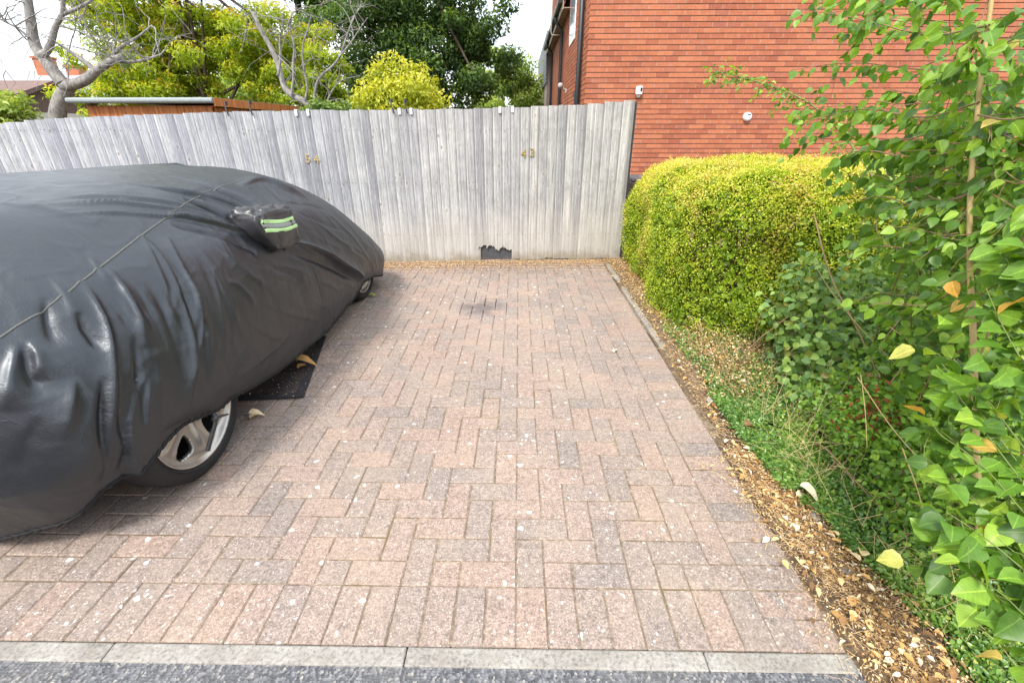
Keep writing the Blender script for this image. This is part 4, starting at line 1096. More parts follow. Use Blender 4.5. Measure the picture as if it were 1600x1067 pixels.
# folds: polylines on the cloth (car coordinates), amplitude (+ ridge, - valley), width, sharpness side
FOLDS = [
    ([(0.77, 0.293, 1.001), (0.867, 0.202, 0.856), (0.898, 0.179, 0.771), (0.918, 0.145, 0.685), (0.926, 0.073, 0.6), (0.927, -0.013, 0.497), (0.92, -0.097, 0.39)], 0.04, 0.02, -1),
    ([(0.717, 0.224, 1.046), (0.806, 0.147, 0.942), (0.853, 0.103, 0.858), (0.884, 0.063, 0.773)], 0.012, 0.014, -1),
    ([(0.735, 0.211, 1.025), (0.805, 0.18, 0.949), (0.861, 0.142, 0.853), (0.887, 0.118, 0.784)], 0.012, 0.016, 1),
    ([(0.758, -0.019, 0.957), (0.807, -0.037, 0.889), (0.841, -0.056, 0.821), (0.869, -0.092, 0.742), (0.883, -0.122, 0.683)], 0.028, 0.022, 1),
    ([(0.732, -0.108, 0.957), (0.78, -0.131, 0.889), (0.823, -0.165, 0.801), (0.85, -0.213, 0.713), (0.864, -0.267, 0.617), (0.866, -0.353, 0.461), (0.818, -0.378, 0.291)], 0.036, 0.022, -1),
    ([(0.851, -0.277, 0.652), (0.855, -0.335, 0.557), (0.856, -0.386, 0.427), (0.803, -0.389, 0.276)], -0.04, 0.022, 1),
    ([(0.72, -0.233, 0.916), (0.754, -0.292, 0.83), (0.781, -0.313, 0.771)], -0.024, 0.024, 1),
    ([(0.777, -0.205, 0.855), (0.802, -0.23, 0.798), (0.839, -0.238, 0.72)], -0.022, 0.016, 1),
    ([(0.865, -0.128, 0.732), (0.889, -0.208, 0.579), (0.875, -0.286, 0.34)], -0.03, 0.018, 1),
    ([(0.898, -0.165, 0.581), (0.899, -0.225, 0.48), (0.888, -0.273, 0.369)], 0.024, 0.018, 1),
    ([(0.894, -0.089, 0.667), (0.908, -0.167, 0.5), (0.877, -0.223, 0.324)], 0.008, 0.03, 1),
    ([(0.672, 0.585, 1.121), (0.75, 0.684, 1.042), (0.829, 0.763, 0.96)], -0.026, 0.022, 1),
    ([(0.707, 0.416, 1.081), (0.766, 0.514, 1.025), (0.861, 0.738, 0.918)], 0.024, 0.018, 1),
    ([(0.737, 0.375, 1.043), (0.811, 0.472, 0.979), (0.898, 0.687, 0.837)], -0.016, 0.018, 1),
    ([(0.424, 0.829, 1.205), (0.606, 0.808, 1.157), (0.714, 0.938, 1.077), (0.793, 1.003, 0.994)], -0.022, 0.024, 1),
    ([(0.564, 0.56, 1.18), (0.651, 0.677, 1.136), (0.732, 0.825, 1.059), (0.798, 0.893, 0.991)], 0.016, 0.02, 1),
    ([(0.502, 0.495, 1.197), (0.624, 0.593, 1.154), (0.695, 0.74, 1.099)], -0.014, 0.018, 1),
    ([(0.904, 1.078, 0.81), (0.932, 1.31, 0.681), (0.943, 1.551, 0.532), (0.92, 2.029, 0.277)], 0.045, 0.03, 1),
    ([(0.908, 0.903, 0.799), (0.94, 1.272, 0.622), (0.923, 1.895, 0.281)], -0.02, 0.03, 1),
    ([(0.652, 1.074, 1.125), (0.619, 1.346, 1.135), (0.708, 1.435, 1.073), (0.759, 1.631, 0.983)], 0.018, 0.045, 1),
    ([(0.909, 0.38, 0.78), (0.919, 0.435, 0.748), (0.94, 0.493, 0.614)], 0.014, 0.014, 1),
    ([(0.813, 0.421, 0.972), (0.907, 0.497, 0.801), (0.942, 0.69, 0.603)], 0.012, 0.022, 1),
    ([(0.781, 0.573, 1.011), (0.91, 0.649, 0.798), (0.942, 0.983, 0.59)], -0.01, 0.02, 1),
    ([(0.815, 0.37, 0.964), (0.923, 0.316, 0.708), (0.941, 0.337, 0.471)], 0.012, 0.02, 1),
    ([(0.883, 0.348, 0.85), (0.931, 0.252, 0.644), (0.938, 0.188, 0.475)], 0.014, 0.022, -1),
    ([(0.935, 0.79, 0.369), (0.931, 0.624, 0.339), (0.931, 0.44, 0.345), (0.93, 0.262, 0.352)], 0.01, 0.012, 1),
    ([(0.721, -0.368, 0.812), (0.728, -0.41, 0.759), (0.728, -0.484, 0.645)], 0.024, 0.03, 1),
    ([(0.736, -0.345, 0.813), (0.762, -0.358, 0.761), (0.769, -0.399, 0.705)], 0.022, 0.022, 1),
    ([(0.817, -0.338, 0.675), (0.822, -0.391, 0.585), (0.812, -0.443, 0.507)], 0.026, 0.03, -1),
    ([(0.729, -0.357, 0.813), (0.755, -0.406, 0.72), (0.783, -0.418, 0.647)], -0.024, 0.025, 1),
    ([(0.778, -0.449, 0.602), (0.759, -0.496, 0.537), (0.726, -0.536, 0.438)], -0.012, 0.04, 1),
    ([(0.755, -0.336, 0.792), (0.812, -0.327, 0.7), (0.851, -0.333, 0.577)], 0.008, 0.012, 1),
    ([(0.873, -0.302, 0.528), (0.878, -0.324, 0.435), (0.835, -0.347, 0.297)], -0.022, 0.016, 1),
    ([(0.886, -0.296, 0.444), (0.866, -0.314, 0.336), (0.821, -0.326, 0.256)], 0.018, 0.016, 1),
    ([(0.384, 0.053, 1.18), (0.483, 0.089, 1.165), (0.593, 0.089, 1.124), (0.655, 0.177, 1.098), (0.564, 0.413, 1.174)], 0.008, 0.05, 1),
    ([(0.861, 1.379, 0.899), (0.918, 1.582, 0.728), (0.941, 1.94, 0.498)], 0.012, 0.02, 1),
    ([(0.816, 1.238, 0.965), (0.89, 1.48, 0.835), (0.905, 1.907, 0.685)], -0.01, 0.018, 1),
    ([(0.832, 1.686, 0.887), (0.879, 1.813, 0.773), (0.939, 2.084, 0.46), (0.901, 2.349, 0.212)], 0.012, 0.025, 1),
    ([(0.709, 1.26, 1.075), (0.797, 1.285, 0.984), (0.825, 1.752, 0.877)], -0.012, 0.014, 1),
    ([(0.939, 0.52, 0.634), (0.943, 0.707, 0.487), (0.922, 1.16, 0.259)], 0.01, 0.02, 1),
    ([(0.94, 0.386, 0.581), (0.939, 0.539, 0.411), (0.931, 0.735, 0.337)], 0.01, 0.016, 1),
    ([(0.933, 0.18, 0.384), (0.939, 0.291, 0.425), (0.94, 0.401, 0.436)], 0.012, 0.012, 1),
    ([(0.932, 0.061, 0.42), (0.935, 0.119, 0.511), (0.933, 0.203, 0.604)], 0.014, 0.018, 1),
    ([(0.691, -0.162, 0.978), (0.757, -0.19, 0.892), (0.792, -0.247, 0.804)], 0.012, 0.03, 1),
    ([(0.702, -0.012, 1.014), (0.745, -0.039, 0.965), (0.795, -0.059, 0.899)], 0.01, 0.02, 1),
]
seam_y = np.array([-0.50, -0.25, -0.05, 0.19, 0.49, 0.75]); seam_z = np.array([0.83, 0.89, 0.945, 1.02, 1.10, 1.13]); seam_x = np.array([0.78, 0.74, 0.72, 0.68, 0.64, 0.60])
for k_, fo_ in enumerate(FOLDS):                             # pulls towards the mirror read strongest, the folds by the wheel softer
    g_ = 1.6 if 11 <= k_ <= 19 else 0.72
    FOLDS[k_] = (fo_[0], fo_[1] * g_, fo_[2] * (0.85 if g_ > 1 else 0.9), fo_[3])
for k_ in range(64):
    y0_ = random.uniform(-0.5, 0.72); f_ = random.uniform(0.45, 1.0)
    y1_ = np.interp(y0_, [-0.5, -0.1, 0.3, 0.72], [-0.46, -0.22, 0.02, 0.34]) + random.gauss(0, 0.04)
    a0 = np.array([np.interp(y0_, seam_y, seam_x) + 0.02, y0_, np.interp(y0_, seam_y, seam_z) - random.uniform(0.0, 0.05)])
    a1 = np.array([0.925, y1_, 0.33]); bow = random.gauss(0.02, 0.03)
    q_ = [a0 + (a1 - a0) * t_ * f_ + np.array([0.10 * math.sin(math.pi * t_ * f_), bow * math.sin(math.pi * t_), 0.05 * math.sin(math.pi * t_ * f_)]) for t_ in (0, .33, .66, 1)]
    FOLDS.append(([tuple(v) for v in q_], random.choice((1, 1, -1)) * random.choice((0.4, 0.6, 1.0)) * random.uniform(0.006, 0.014), random.uniform(0.008, 0.018), random.choice((-1, 1))))
for k_ in range(34):                                         # tension lines running forward and down from the mirror to the sill
    y0_ = random.uniform(0.5, 2.0); z0_ = random.uniform(0.55, 0.85); l_ = random.uniform(0.25, 0.75)
    FOLDS.append(([(0.92, y0_, z0_), (0.935, y0_ + l_ * .5, z0_ - l_ * .22), (0.935, y0_ + l_, z0_ - l_ * .5)], random.uniform(0.0025, 0.007), random.uniform(0.007, 0.016), random.choice((-1, 1))))
for k_ in range(18):                                         # pulls over the roof edge towards the mirror
    t_ = random.uniform(-1, 1); y0_ = random.uniform(0.15, 0.62)
    FOLDS.append(([(0.50 + .05 * t_, y0_ - .25, 1.19), (0.66, y0_ + .05, 1.12 - .02 * t_), (0.80, 0.70 + .05 * t_, 1.00 - .05 * t_)], random.choice((-1, 1)) * random.uniform(0.004, 0.011), random.uniform(0.008, 0.016), random.choice((-1, 1))))
P3 = G.reshape(-1, 3); N3 = GN.reshape(-1, 3)
disp = np.zeros(len(P3))
LEVN = np.repeat(lev / (len(LV) - 1), NS)
g3 = G[NW // 4]; sl = np.r_[0, np.cumsum(np.linalg.norm(np.diff(g3, axis=0), axis=1))]
sarc = np.tile(sl / sl[-1], NW)
for pts, amp, wid, asym in FOLDS:
    pts = np.array(pts, float)
    q = np.array([tuple(v) for v in smooth_line(pts, 2)])
    near = np.where(((P3 > q.min(0) - 4 * wid) & (P3 < q.max(0) + 4 * wid)).all(1))[0]
    Pn, Nn = P3[near], N3[near]
    best = np.full(len(Pn), 9.0); side_ = np.zeros(len(Pn)); along = np.zeros(len(Pn))
    ln = np.r_[0, np.cumsum(np.linalg.norm(np.diff(q, axis=0), axis=1))]
    for i in range(len(q) - 1):
        a, b = q[i], q[i + 1]; ab = b - a; L2 = (ab @ ab) + 1e-12
        t = np.clip(((Pn - a) @ ab) / L2, 0, 1)
        dv = Pn - (a + t[:, None] * ab); d = np.linalg.norm(dv, axis=1)
        m_ = d < best
        best[m_] = d[m_]; along[m_] = (ln[i] + t[m_] * math.sqrt(L2)) / ln[-1]
        cr_ = np.cross(np.broadcast_to(ab, dv.shape), dv); side_[m_] = np.sign((cr_ * Nn).sum(1))[m_]
    s = best * side_
    env = np.clip(along * 3.2, 0, 1) ** 0.8 * np.clip((1.0 - along) * 3.5, 0.0, 1) ** 0.8
    wv = np.maximum(wid * (0.42 + 0.85 * along), 0.0105)
    sa = s * asym
    disp[near] += amp * env * np.where(sa > 0, np.exp(-(np.abs(s) / (wv * 1.35)) ** 1.3), np.exp(-(np.abs(s) / (wv * 0.62)) ** 1.3))
flow = np.c_[sarc * 26 + 1.6 * LEVN + 1.2 * vnoise(P3, 1.7, 24), LEVN * 2.4 + 6 * sarc, np.full(len(sarc), 1.3)]
tens = 1 - np.abs(2 * vnoise(flow, 1.0, 25) - 1)
tens2 = 1 - np.abs(2 * vnoise(flow * np.array([2.3, 1.7, 1]) + 5.1, 1.0, 26) - 1)
taut = np.clip((0.74 - LEVN) / 0.25, 0, 1)
disp *= np.clip((0.86 - LEVN) / 0.06, 0.0, 1)
disp += taut * (0.006 * tens ** 2 + 0.003 * tens2 ** 2)
# general slack: soft vertical rippling growing towards the hem, plus small creases
rip = vnoise(np.c_[sarc * 95, LEVN * 2.2, np.zeros(len(sarc))], 1.0, 5) - 0.5
rip2 = vnoise(np.c_[sarc * 210, LEVN * 5.0, np.ones(len(sarc))], 1.0, 6) - 0.5
low = np.clip((0.62 - LEVN) / 0.5, 0, 1)
rid = 1 - np.abs(2 * vnoise(np.c_[sarc * 120 + 3 * vnoise(P3, 3, 14), LEVN * 2.6, np.full(len(sarc), 3.3)], 1.0, 15) - 1)
rid2 = 1 - np.abs(2 * vnoise(np.c_[sarc * 260 + 4 * vnoise(P3, 4, 16), LEVN * 4.5, np.full(len(sarc), 7.3)], 1.0, 17) - 1)
mid_ = np.exp(-((LEVN - 0.38) / 0.25) ** 2)
disp += low * (0.010 * rip * (0.35 + 0.65 * vnoise(P3, 2.3, 8)) + 0.004 * rip2) + (0.35 * low + 0.65 * mid_) * (0.004 * rid ** 3 * vnoise(P3, 2.7, 18) + 0.0012 * rid2 ** 3)
cre = 1 - np.abs(2 * vnoise(P3 * np.array([1, 0.8, 1.3]) + 0.25 * vnoise(P3, 9, 12)[:, None], 7.0, 9) - 1)
disp += 0.0022 * cre ** 5 + 0.005 * (vnoise(P3, 3.5, 10) - 0.5)
P3 = P3 + N3 * disp[:, None]
for yw in (0.0,):                                       # the cloth lies over the tyres, not through them
    inw = (np.hypot(P3[:, 1] - yw, P3[:, 2] - 0.31) < 0.335) & (P3[:, 0] > 0.6)
    P3[:, 0] = np.where(inw, np.maximum(P3[:, 0], 0.906 + 0.3 * (P3[:, 0] - 0.906) * (P3[:, 0] < 0.906)), P3[:, 0])
i = np.arange((NW - 1) * NS); r_, c_ = i // NS, i % NS
F = np.stack([i, r_ * NS + (c_ + 1) % NS, (r_ + 1) * NS + (c_ + 1) % NS, (r_ + 1) * NS + c_], 1)
fab = link('fabric', mesh_np('fabric', P3, F, M['cover'], None, True), cov)
bvh = BVHTree.FromPolygons([tuple(v) for v in P3.tolist()], [tuple(f) for f in F.tolist()])
def on_cloth(p, off=0.003):
    l, n, _, _ = bvh.find_nearest(Vector(p)); 
    n = n if n.dot(Vector(p) - Vector((0, 1.0, 0.5))) > 0 else -n
    return l + n * off, n
def ribbon(line, wdt, name, mat, off=0.003, ruff=0.0, parent=None, step=0.012):
    q = smooth_line(line, 3)
    V, F = [], []
    dense = []
    for a, b in zip(q[:-1], q[1:]):
        k = max(1, int((b - a).length / step))
        dense += [a.lerp(b, j / k) for j in range(k)]
    dense.append(q[-1])
    pts = [on_cloth(p, off) for p in dense]
    for i, (p, n) in enumerate(pts):
        d = (pts[min(i + 1, len(pts) - 1)][0] - pts[max(i - 1, 0)][0]).normalized()
        s = d.cross(n).normalized()
        h = ruff * (1 if i % 2 else -0.3)
        V += [p - s * wdt / 2 - n * 0.004, p - s * wdt / 2 + n * h * 0.5, p + n * (0.003 + h), p + s * wdt / 2 + n * h * 0.5, p + s * wdt / 2 - n * 0.004]
    for i in range(len(pts) - 1):
        for k in range(4): F.append((i * 5 + k, i * 5 + k + 1, i * 5 + 6 + k, i * 5 + 5 + k))
    return link(name, mesh_np(name, np.array(V), F, mat, None, True), parent)
SEAM = [(0.694, -0.379, 0.839), (0.717, -0.311, 0.867), (0.738, -0.239, 0.889), (0.751, -0.05, 0.956), (0.734, 0.205, 1.025), (0.715, 0.399, 1.07), (0.692, 0.56, 1.103), (0.669, 0.704, 1.123), (0.634, 0.933, 1.14), (0.613, 1.117, 1.145), (0.581, 1.373, 1.149)]
ribbon(SEAM, 0.008, 'seam', M['seam'], 0.0, 0.0008, cov)
# gathered elastic along the lower edge
hm = MB(); hp = P3.reshape(NW, NS, 3)[1]
idx = [i_ for i_ in range(0, NS, 2)]
hm.tube([tuple(hp[i_] + np.array([0, 0, 0.004 * math.sin(i_ * 1.3)])) for i_ in idx] + [tuple(hp[0])], [0.0075 + 0.0025 * math.sin(i_ * 1.9) for i_ in idx] + [0.0075], 6)
hm.build('elastic_hem', M['hem'], cov, True)
# mirror pocket: a lumpy bag stitched over the door mirror
def pocket():
    c = np.array([0.880, 0.885, 0.925]); h = np.array([0.085, 0.182, 0.115])
    n, k = 64, 40
    V = []
    for j in range(k + 1):
        ph = math.pi * (j / k - 0.5)
        for i in range(n):
            th = 2 * math.pi * i / n
            e = 0.34
            cc = lambda a: math.copysign(abs(math.cos(a)) ** e, math.cos(a)); ss = lambda a: math.copysign(abs(math.sin(a)) ** e, math.sin(a))
            V.append((cc(ph) * cc(th), cc(ph) * ss(th), ss(ph)))
    V = np.array(V); U = V.copy()
    V = V * h
    taper = 1 - 0.30 * np.clip(-U[:, 2], 0, 1)                # narrower at the bottom
    V[:, 1] = V[:, 1] * taper + 0.05 * np.clip(-U[:, 2], 0, 1)
    V[:, 2] -= 0.10 * (V[:, 1])                                # droops towards the front
    V[:, 0] -= 0.02 * np.clip(U[:, 2], 0, 1)
    P = V + c
    amp = 0.016 * (np.abs(U[:, 2]) > 0.3) + 0.006
    dn = (vnoise(P * np.array([1, 1, 0.5]), 38, 21) - 0.5) * amp * 1.6 + (vnoise(P, 85, 22) - 0.5) * amp * 0.8
    P = P + unit(U) * dn[:, None]
    i = np.arange(k * n); r_, c_ = i // n, i % n
    F = np.stack([i, r_ * n + (c_ + 1) % n, (r_ + 1) * n + (c_ + 1) % n, (r_ + 1) * n + c_], 1)
    o = link('mirror_pocket', mesh_np('mirror_pocket', P, F, M['pocket'], None, True), cov)
    bt = BVHTree.FromPolygons([tuple(v) for v in P.tolist()], [tuple(f) for f in F.tolist()])
    for zc, wd, mt in ((0.046, 0.020, 'lime'), (0.023, 0.021, 'greytape'), (0.0, 0.020, 'lime')):
        V, F = [], []
        st = 40
        for q in range(st + 1):
            u = -1 + 2 * q / st
            y = c[1] + 0.004 + u * 0.170
            z0 = c[2] + zc - 0.10 * (y - c[1]) - 0.006 * math.cos(u * 3) 
            for s in (-0.5, -0.17, 0.17, 0.5):
                z = z0 + s * wd
                hit = bt.ray_cast(Vector((1.3, y, z)), Vector((-1, 0, 0)))
                xh = hit[0].x if hit[0] and hit[0].x > 0.90 else 0.955
                V.append((xh + (0.0035 if abs(s) < .4 else 0.001), y, z))
        for q in range(st):
            for s in range(3): F.append((q * 4 + s, q * 4 + 4 + s, q * 4 + 5 + s, q * 4 + 1 + s))
        link('reflective_stripe', mesh_np('reflective_stripe', np.array(V), F, M[mt], None, True), o)['label'] = 'lime reflective stripe' if mt == 'lime' else 'grey reflective stripe between the lime ones'
    return o
pocket()
# pull strap with a knot across the rear wheel
m = MB()
st = [(0.905, 0.075, 0.262), (0.915, 0.06, 0.235), (0.915, 0.045, 0.215), (0.908, -0.005, 0.16), (0.905, -0.03, 0.125)]
V, F = [], []
for p in smooth_line(st, 2):
    V += [p + Vector((0, -0.013, 0.009)), p + Vector((0.006, 0, 0)), p + Vector((0, 0.013, -0.009)), p + Vector((-0.004, 0, 0))]
for i in range(len(V) // 4 - 1):
    for k in range(4): F.append((i * 4 + k, i * 4 + (k + 1) % 4, i * 4 + 4 + (k + 1) % 4, i * 4 + 4 + k))
m.add(V, F)
m.lathe([(-0.016, 0.0), (-0.012, 0.012), (0.0, 0.017), (0.012, 0.012), (0.016, 0)], 12, 'y', (0.912, 0.06, 0.238))
m.tube([(0.912, 0.06, 0.24), (0.913, 0.10, 0.225), (0.908, 0.15, 0.20)], [0.008, 0.007, 0.003], 6)
m.build('strap', M['pocket'], cov, True)

# mat under the car
mt = empty('rubber_mat', (0, 0, 0), 0, 'dirty black rubber mat lying on the paving under the side of the car', 'mat')
A_, B_, C_ = Vector((-1.449, 3.05, 0)), Vector((-1.251, 2.206, 0)), Vector((-1.80, 2.14, 0))
D_ = A_ + (C_ - B_) * 1.6; C_ = B_ + (C_ - B_) * 1.6
def quad_slab(name, pts, z0, z1, mat, parent):
    m = MB(); V = [(p.x, p.y, z0) for p in pts] + [(p.x, p.y, z1) for p in pts]
    n = len(pts); m.add(V, [tuple(range(n - 1, -1, -1)), tuple(range(n, 2 * n))] + [(k, (k + 1) % n, n + (k + 1) % n, n + k) for k in range(n)])
    return m.build(name, mat, parent)
cen = (A_ + B_ + C_ + D_) / 4
ins = [p + (cen - p).normalized() * 0.055 for p in (A_, B_, C_, D_)]
quad_slab('mat_face', [A_, D_, C_, B_], 0.004, 0.009, M['mat'], mt)
for a, b, c, d in ((A_, B_, ins[1], ins[0]), (B_, C_, ins[2], ins[1]), (C_, D_, ins[3], ins[2]), (D_, A_, ins[0], ins[3])):
    quad_slab('mat_border', [a, d, c, b], 0.0095, 0.014, M['matedge'], mt)

# ================================================================== BIN AND SACK BY THE BUILDING
bn = empty('wheelie_bin', (1.78, 6.25, 0), 0, 'dark wheelie bin lid sticking out behind the far corner of the hedge', 'bin')
m = MB()
V = [(-.22, -.25, 0), (.22, -.25, 0), (.22, .25, 0), (-.22, .25, 0), (-.28, -.33, .80), (.28, -.33, .80), (.28, .33, .80), (-.28, .33, .80)]
m.add(V, [(3,2,1,0),(4,5,6,7),(0,1,5,4),(1,2,6,5),(2,3,7,6),(3,0,4,7)]); bevel(m.build('tub', M['black'], bn), 0.03)
m = MB(); m.box((-.31, -.36, .805), (.31, .34, .86)); bevel(m.build('lid', M['darkgrey'], bn), 0.03, 3)
m = MB(); m.tube([(-.33, -.30, .83), (-.33, -.05, .83)], 0.018, 8); m.build('handle', M['black'], bn, True)
m = MB()
n_ = 20
V = []
for j in range(11):
    t = j / 10
    for i in range(n_):
        a = 2 * math.pi * i / n_
        rr = (0.15 + 0.05 * math.sin(t * math.pi) - 0.12 * max(0, t - .75) * 4 * .9) * (1 + 0.1 * math.sin(3 * a + 5 * t))
        V.append((rr * math.cos(a), rr * math.sin(a), t * 0.22))
F = [(j * n_ + i, j * n_ + (i + 1) % n_, (j + 1) * n_ + (i + 1) % n_, (j + 1) * n_ + i) for j in range(10) for i in range(n_)]
m.add(V, F); o = m.build('plastic_sack', M['blue'], None, True, (1.40, 5.85, -0.02)); tagp(o, 'blue plastic sack on the ground between the fence end and the hedge', 'sack')

# ================================================================== HEDGE
hd = empty('golden_hedge', (0, 0, 0), 0, 'clipped golden green box hedge with rounded top right of the bay', 'hedge')
HC = np.array([2.45, 4.02, 0.555]); HE = np.array([1.24, 1.30, 0.61]); HR = 0.34
def hedge_pts(n, sink=0.0):
    a, b, c = HE
    areas = np.array([b * c * 1.2, b * c * 0.3, a * c * 1.6, a * c * 0.4, a * b * 1.6, 0])
    f = RNG.choice(6, n, p=areas / areas.sum()); U = RNG.uniform(-1, 1, (n, 3))
    for k, (ax, s) in enumerate(((0, -1), (0, 1), (1, -1), (1, 1), (2, 1), (2, -1))): U[f == k, ax] = s
    P = U * HE
    q = np.clip(P, -(HE - HR), HE - HR)
    q[:, 2] = np.clip(P[:, 2], -HE[2], HE[2] - HR)
    nrm = unit(P - q); P = q + nrm * HR
    P = P + HC
    # far end and left end of the top sit lower
    low_ = np.clip((P[:, 1] - 4.3) / 1.0, 0, 1)
    P[:, 2] *= 1 - 0.10 * low_
    # the near right corner bulges away from the bay and the face bellies
    P[:, 0] += 0.32 * np.clip((3.35 - P[:, 1]) / 0.65, 0, 1) ** 1.4 * np.clip((2.6 - P[:, 0]) / 1.4, 0, 1)
    P[:, 0] += np.where(P[:, 0] < 2.4, 0.03 * np.sin(P[:, 1] * 3.1), 0)
    d = 0.11 * (vnoise(P, 3.2, 31) - 0.5) + 0.06 * (vnoise(P, 9, 32) - 0.5) - sink
    return P + nrm * d[:, None], nrm
P, nr = hedge_pts(26000, 0.075)
P2, n2 = hedge_pts(16000, 0.035)
C = np.concatenate([P, P2]); NN = np.concatenate([nr, n2])
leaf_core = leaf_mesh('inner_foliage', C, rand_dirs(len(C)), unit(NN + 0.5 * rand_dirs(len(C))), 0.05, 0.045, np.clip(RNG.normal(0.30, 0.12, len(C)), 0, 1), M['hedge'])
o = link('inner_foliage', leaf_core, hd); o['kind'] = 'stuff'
NL = 150000
P, nr = hedge_pts(NL)
P = P + nr * (RNG.normal(0.0, 0.016, NL))[:, None] + RNG.normal(0, 0.006, (NL, 3))
A = unit(nr * 0.45 + rand_dirs(NL) * 0.9 + np.array([0, 0, 0.15])); N = unit(nr * 0.5 + np.array([0, 0, 0.7]) + rand_dirs(NL) * 0.55)
nz1 = vnoise(P, 5, 33); nz2 = vnoise(P, 16, 34)
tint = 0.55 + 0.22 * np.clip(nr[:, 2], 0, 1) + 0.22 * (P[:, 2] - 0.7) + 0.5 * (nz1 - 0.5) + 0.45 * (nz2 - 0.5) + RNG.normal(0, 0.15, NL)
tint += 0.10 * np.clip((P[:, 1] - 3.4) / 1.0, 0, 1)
dead = np.exp(-(((P[:, 1] - 4.35) / 0.13) ** 2 + ((P[:, 2] - 0.58) / 0.30) ** 2)) * (P[:, 0] < 1.6)
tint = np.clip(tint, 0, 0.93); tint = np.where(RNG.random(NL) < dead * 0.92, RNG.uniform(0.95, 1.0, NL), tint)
s = RNG.uniform(0.010, 0.019, NL)
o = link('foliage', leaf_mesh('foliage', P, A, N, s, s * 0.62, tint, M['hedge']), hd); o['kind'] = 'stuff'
m = MB()
for _ in range(26):
    b = Vector((random.uniform(1.6, 3.3), random.uniform(3.1, 5.0), -0.02)); q = [b]
    for k in range(4): q.append(q[-1] + Vector((random.gauss(0, .05), random.gauss(0, .05), 0.22)))
    m.tube(q, [0.014, 0.012, 0.01, 0.007, 0.004], 5)
o = m.build('branches', M['twig'], hd); o['kind'] = 'stuff'

# ================================================================== VEGETATION ON THE RIGHT
TW= [[(1.26, 1.466, 1.675), (1.371, 1.811, 1.699), (1.387, 2.203, 1.824), (1.254, 2.462, 1.907)], [(1.295, 1.473, 1.572), (1.373, 1.823, 1.608), (1.373, 2.189, 1.679), (1.243, 2.403, 1.667)], [(1.286, 1.434, 1.491), (1.351, 1.691, 1.447), (1.389, 2.053, 1.509), (1.291, 2.247, 1.454)], [(1.329, 1.436, 1.376), (1.33, 1.635, 1.33), (1.326, 1.926, 1.36), (1.304, 2.054, 1.281)], [(1.325, 1.38, 1.259), (1.308, 1.51, 1.183), (1.322, 1.746, 1.214), (1.34, 1.87, 1.125)], [(1.322, 1.332, 1.158), (1.283, 1.398, 1.065), (1.265, 1.564, 1.067), (1.253, 1.742, 0.975)], [(1.251, 1.436, 1.613), (1.226, 1.331, 1.626), (1.2, 1.236, 1.659)], [(1.283, 1.419, 1.459), (1.266, 1.3, 1.441), (1.246, 1.201, 1.467)], [(1.328, 1.412, 1.326), (1.322, 1.282, 1.287), (1.307, 1.184, 1.313)], [(1.322, 1.316, 1.124), (1.306, 1.201, 1.116), (1.292, 1.109, 1.156)], [(1.268, 1.496, 1.737), (1.243, 1.634, 1.797), (1.262, 1.865, 1.815), (1.211, 2.126, 1.901)], [(1.248, 1.451, 1.644), (1.331, 1.582, 1.567), (1.35, 1.728, 1.524), (1.367, 1.909, 1.556)], [(1.322, 1.276, 1.04), (1.324, 1.338, 0.938), (1.355, 1.47, 0.866), (1.34, 1.621, 0.834)], [(1.321, 1.356, 1.208), (1.438, 1.6, 1.253), (1.484, 1.822, 1.252), (1.534, 2.099, 1.252)]]
NEAR= [[(1.187, 0.719, 0.689), (1.134, 0.817, 0.779), (1.1, 0.908, 0.856), (1.073, 0.991, 0.914)], [(1.125, 0.626, 0.611), (1.078, 0.718, 0.689), (1.034, 0.803, 0.754), (0.995, 0.868, 0.774)], [(1.063, 0.56, 0.59), (1.022, 0.63, 0.623), (0.997, 0.693, 0.64), (0.963, 0.753, 0.65)], [(1.213, 0.778, 0.812), (1.162, 0.879, 0.909), (1.144, 0.973, 0.992), (1.151, 1.066, 1.071)], [(1.064, 0.529, 0.524), (1.013, 0.573, 0.549), (0.992, 0.627, 0.569), (0.967, 0.665, 0.557)], [(1.276, 0.881, 0.909), (1.19, 0.941, 1.038), (1.188, 1.026, 1.1), (1.182, 1.107, 1.156)]]
STEM= [(1.254, 1.514, 1.823), (1.268, 1.496, 1.737), (1.284, 1.469, 1.587), (1.297, 1.426, 1.427), (1.303, 1.369, 1.26), (1.311, 1.3, 1.091), (1.327, 1.184, 0.847), (1.357, 1.077, 0.573), (1.408, 1.009, 0.336)]
ROSE= [(2.077, 2.183, 0.596), (2.177, 2.705, 0.993), (2.064, 3.026, 1.323), (1.9, 3.173, 1.521), (1.749, 3.276, 1.626), (1.551, 3.364, 1.701), (1.303, 3.448, 1.766)]
STRAW= [[(1.695, 2.586, 0.757), (1.616, 2.205, 0.656), (1.549, 1.845, 0.601), (1.524, 1.607, 0.567)], [(1.457, 1.53, 0.522), (1.536, 1.561, 0.702), (1.633, 1.594, 0.768)], [(1.332, 1.539, 0.545), (1.271, 1.238, 0.496), (1.252, 1.011, 0.485), (1.293, 0.906, 0.495)], [(1.344, 1.545, 0.556), (1.285, 1.401, 0.489), (1.214, 1.259, 0.425)], [(1.25, 1.179, 0.489), (1.177, 0.994, 0.452), (1.076, 0.809, 0.415)], [(1.687, 1.92, 0.986), (1.626, 1.708, 0.776)], [(1.58, 1.766, 0.666), (1.556, 1.596, 0.658), (1.538, 1.436, 0.672)]]

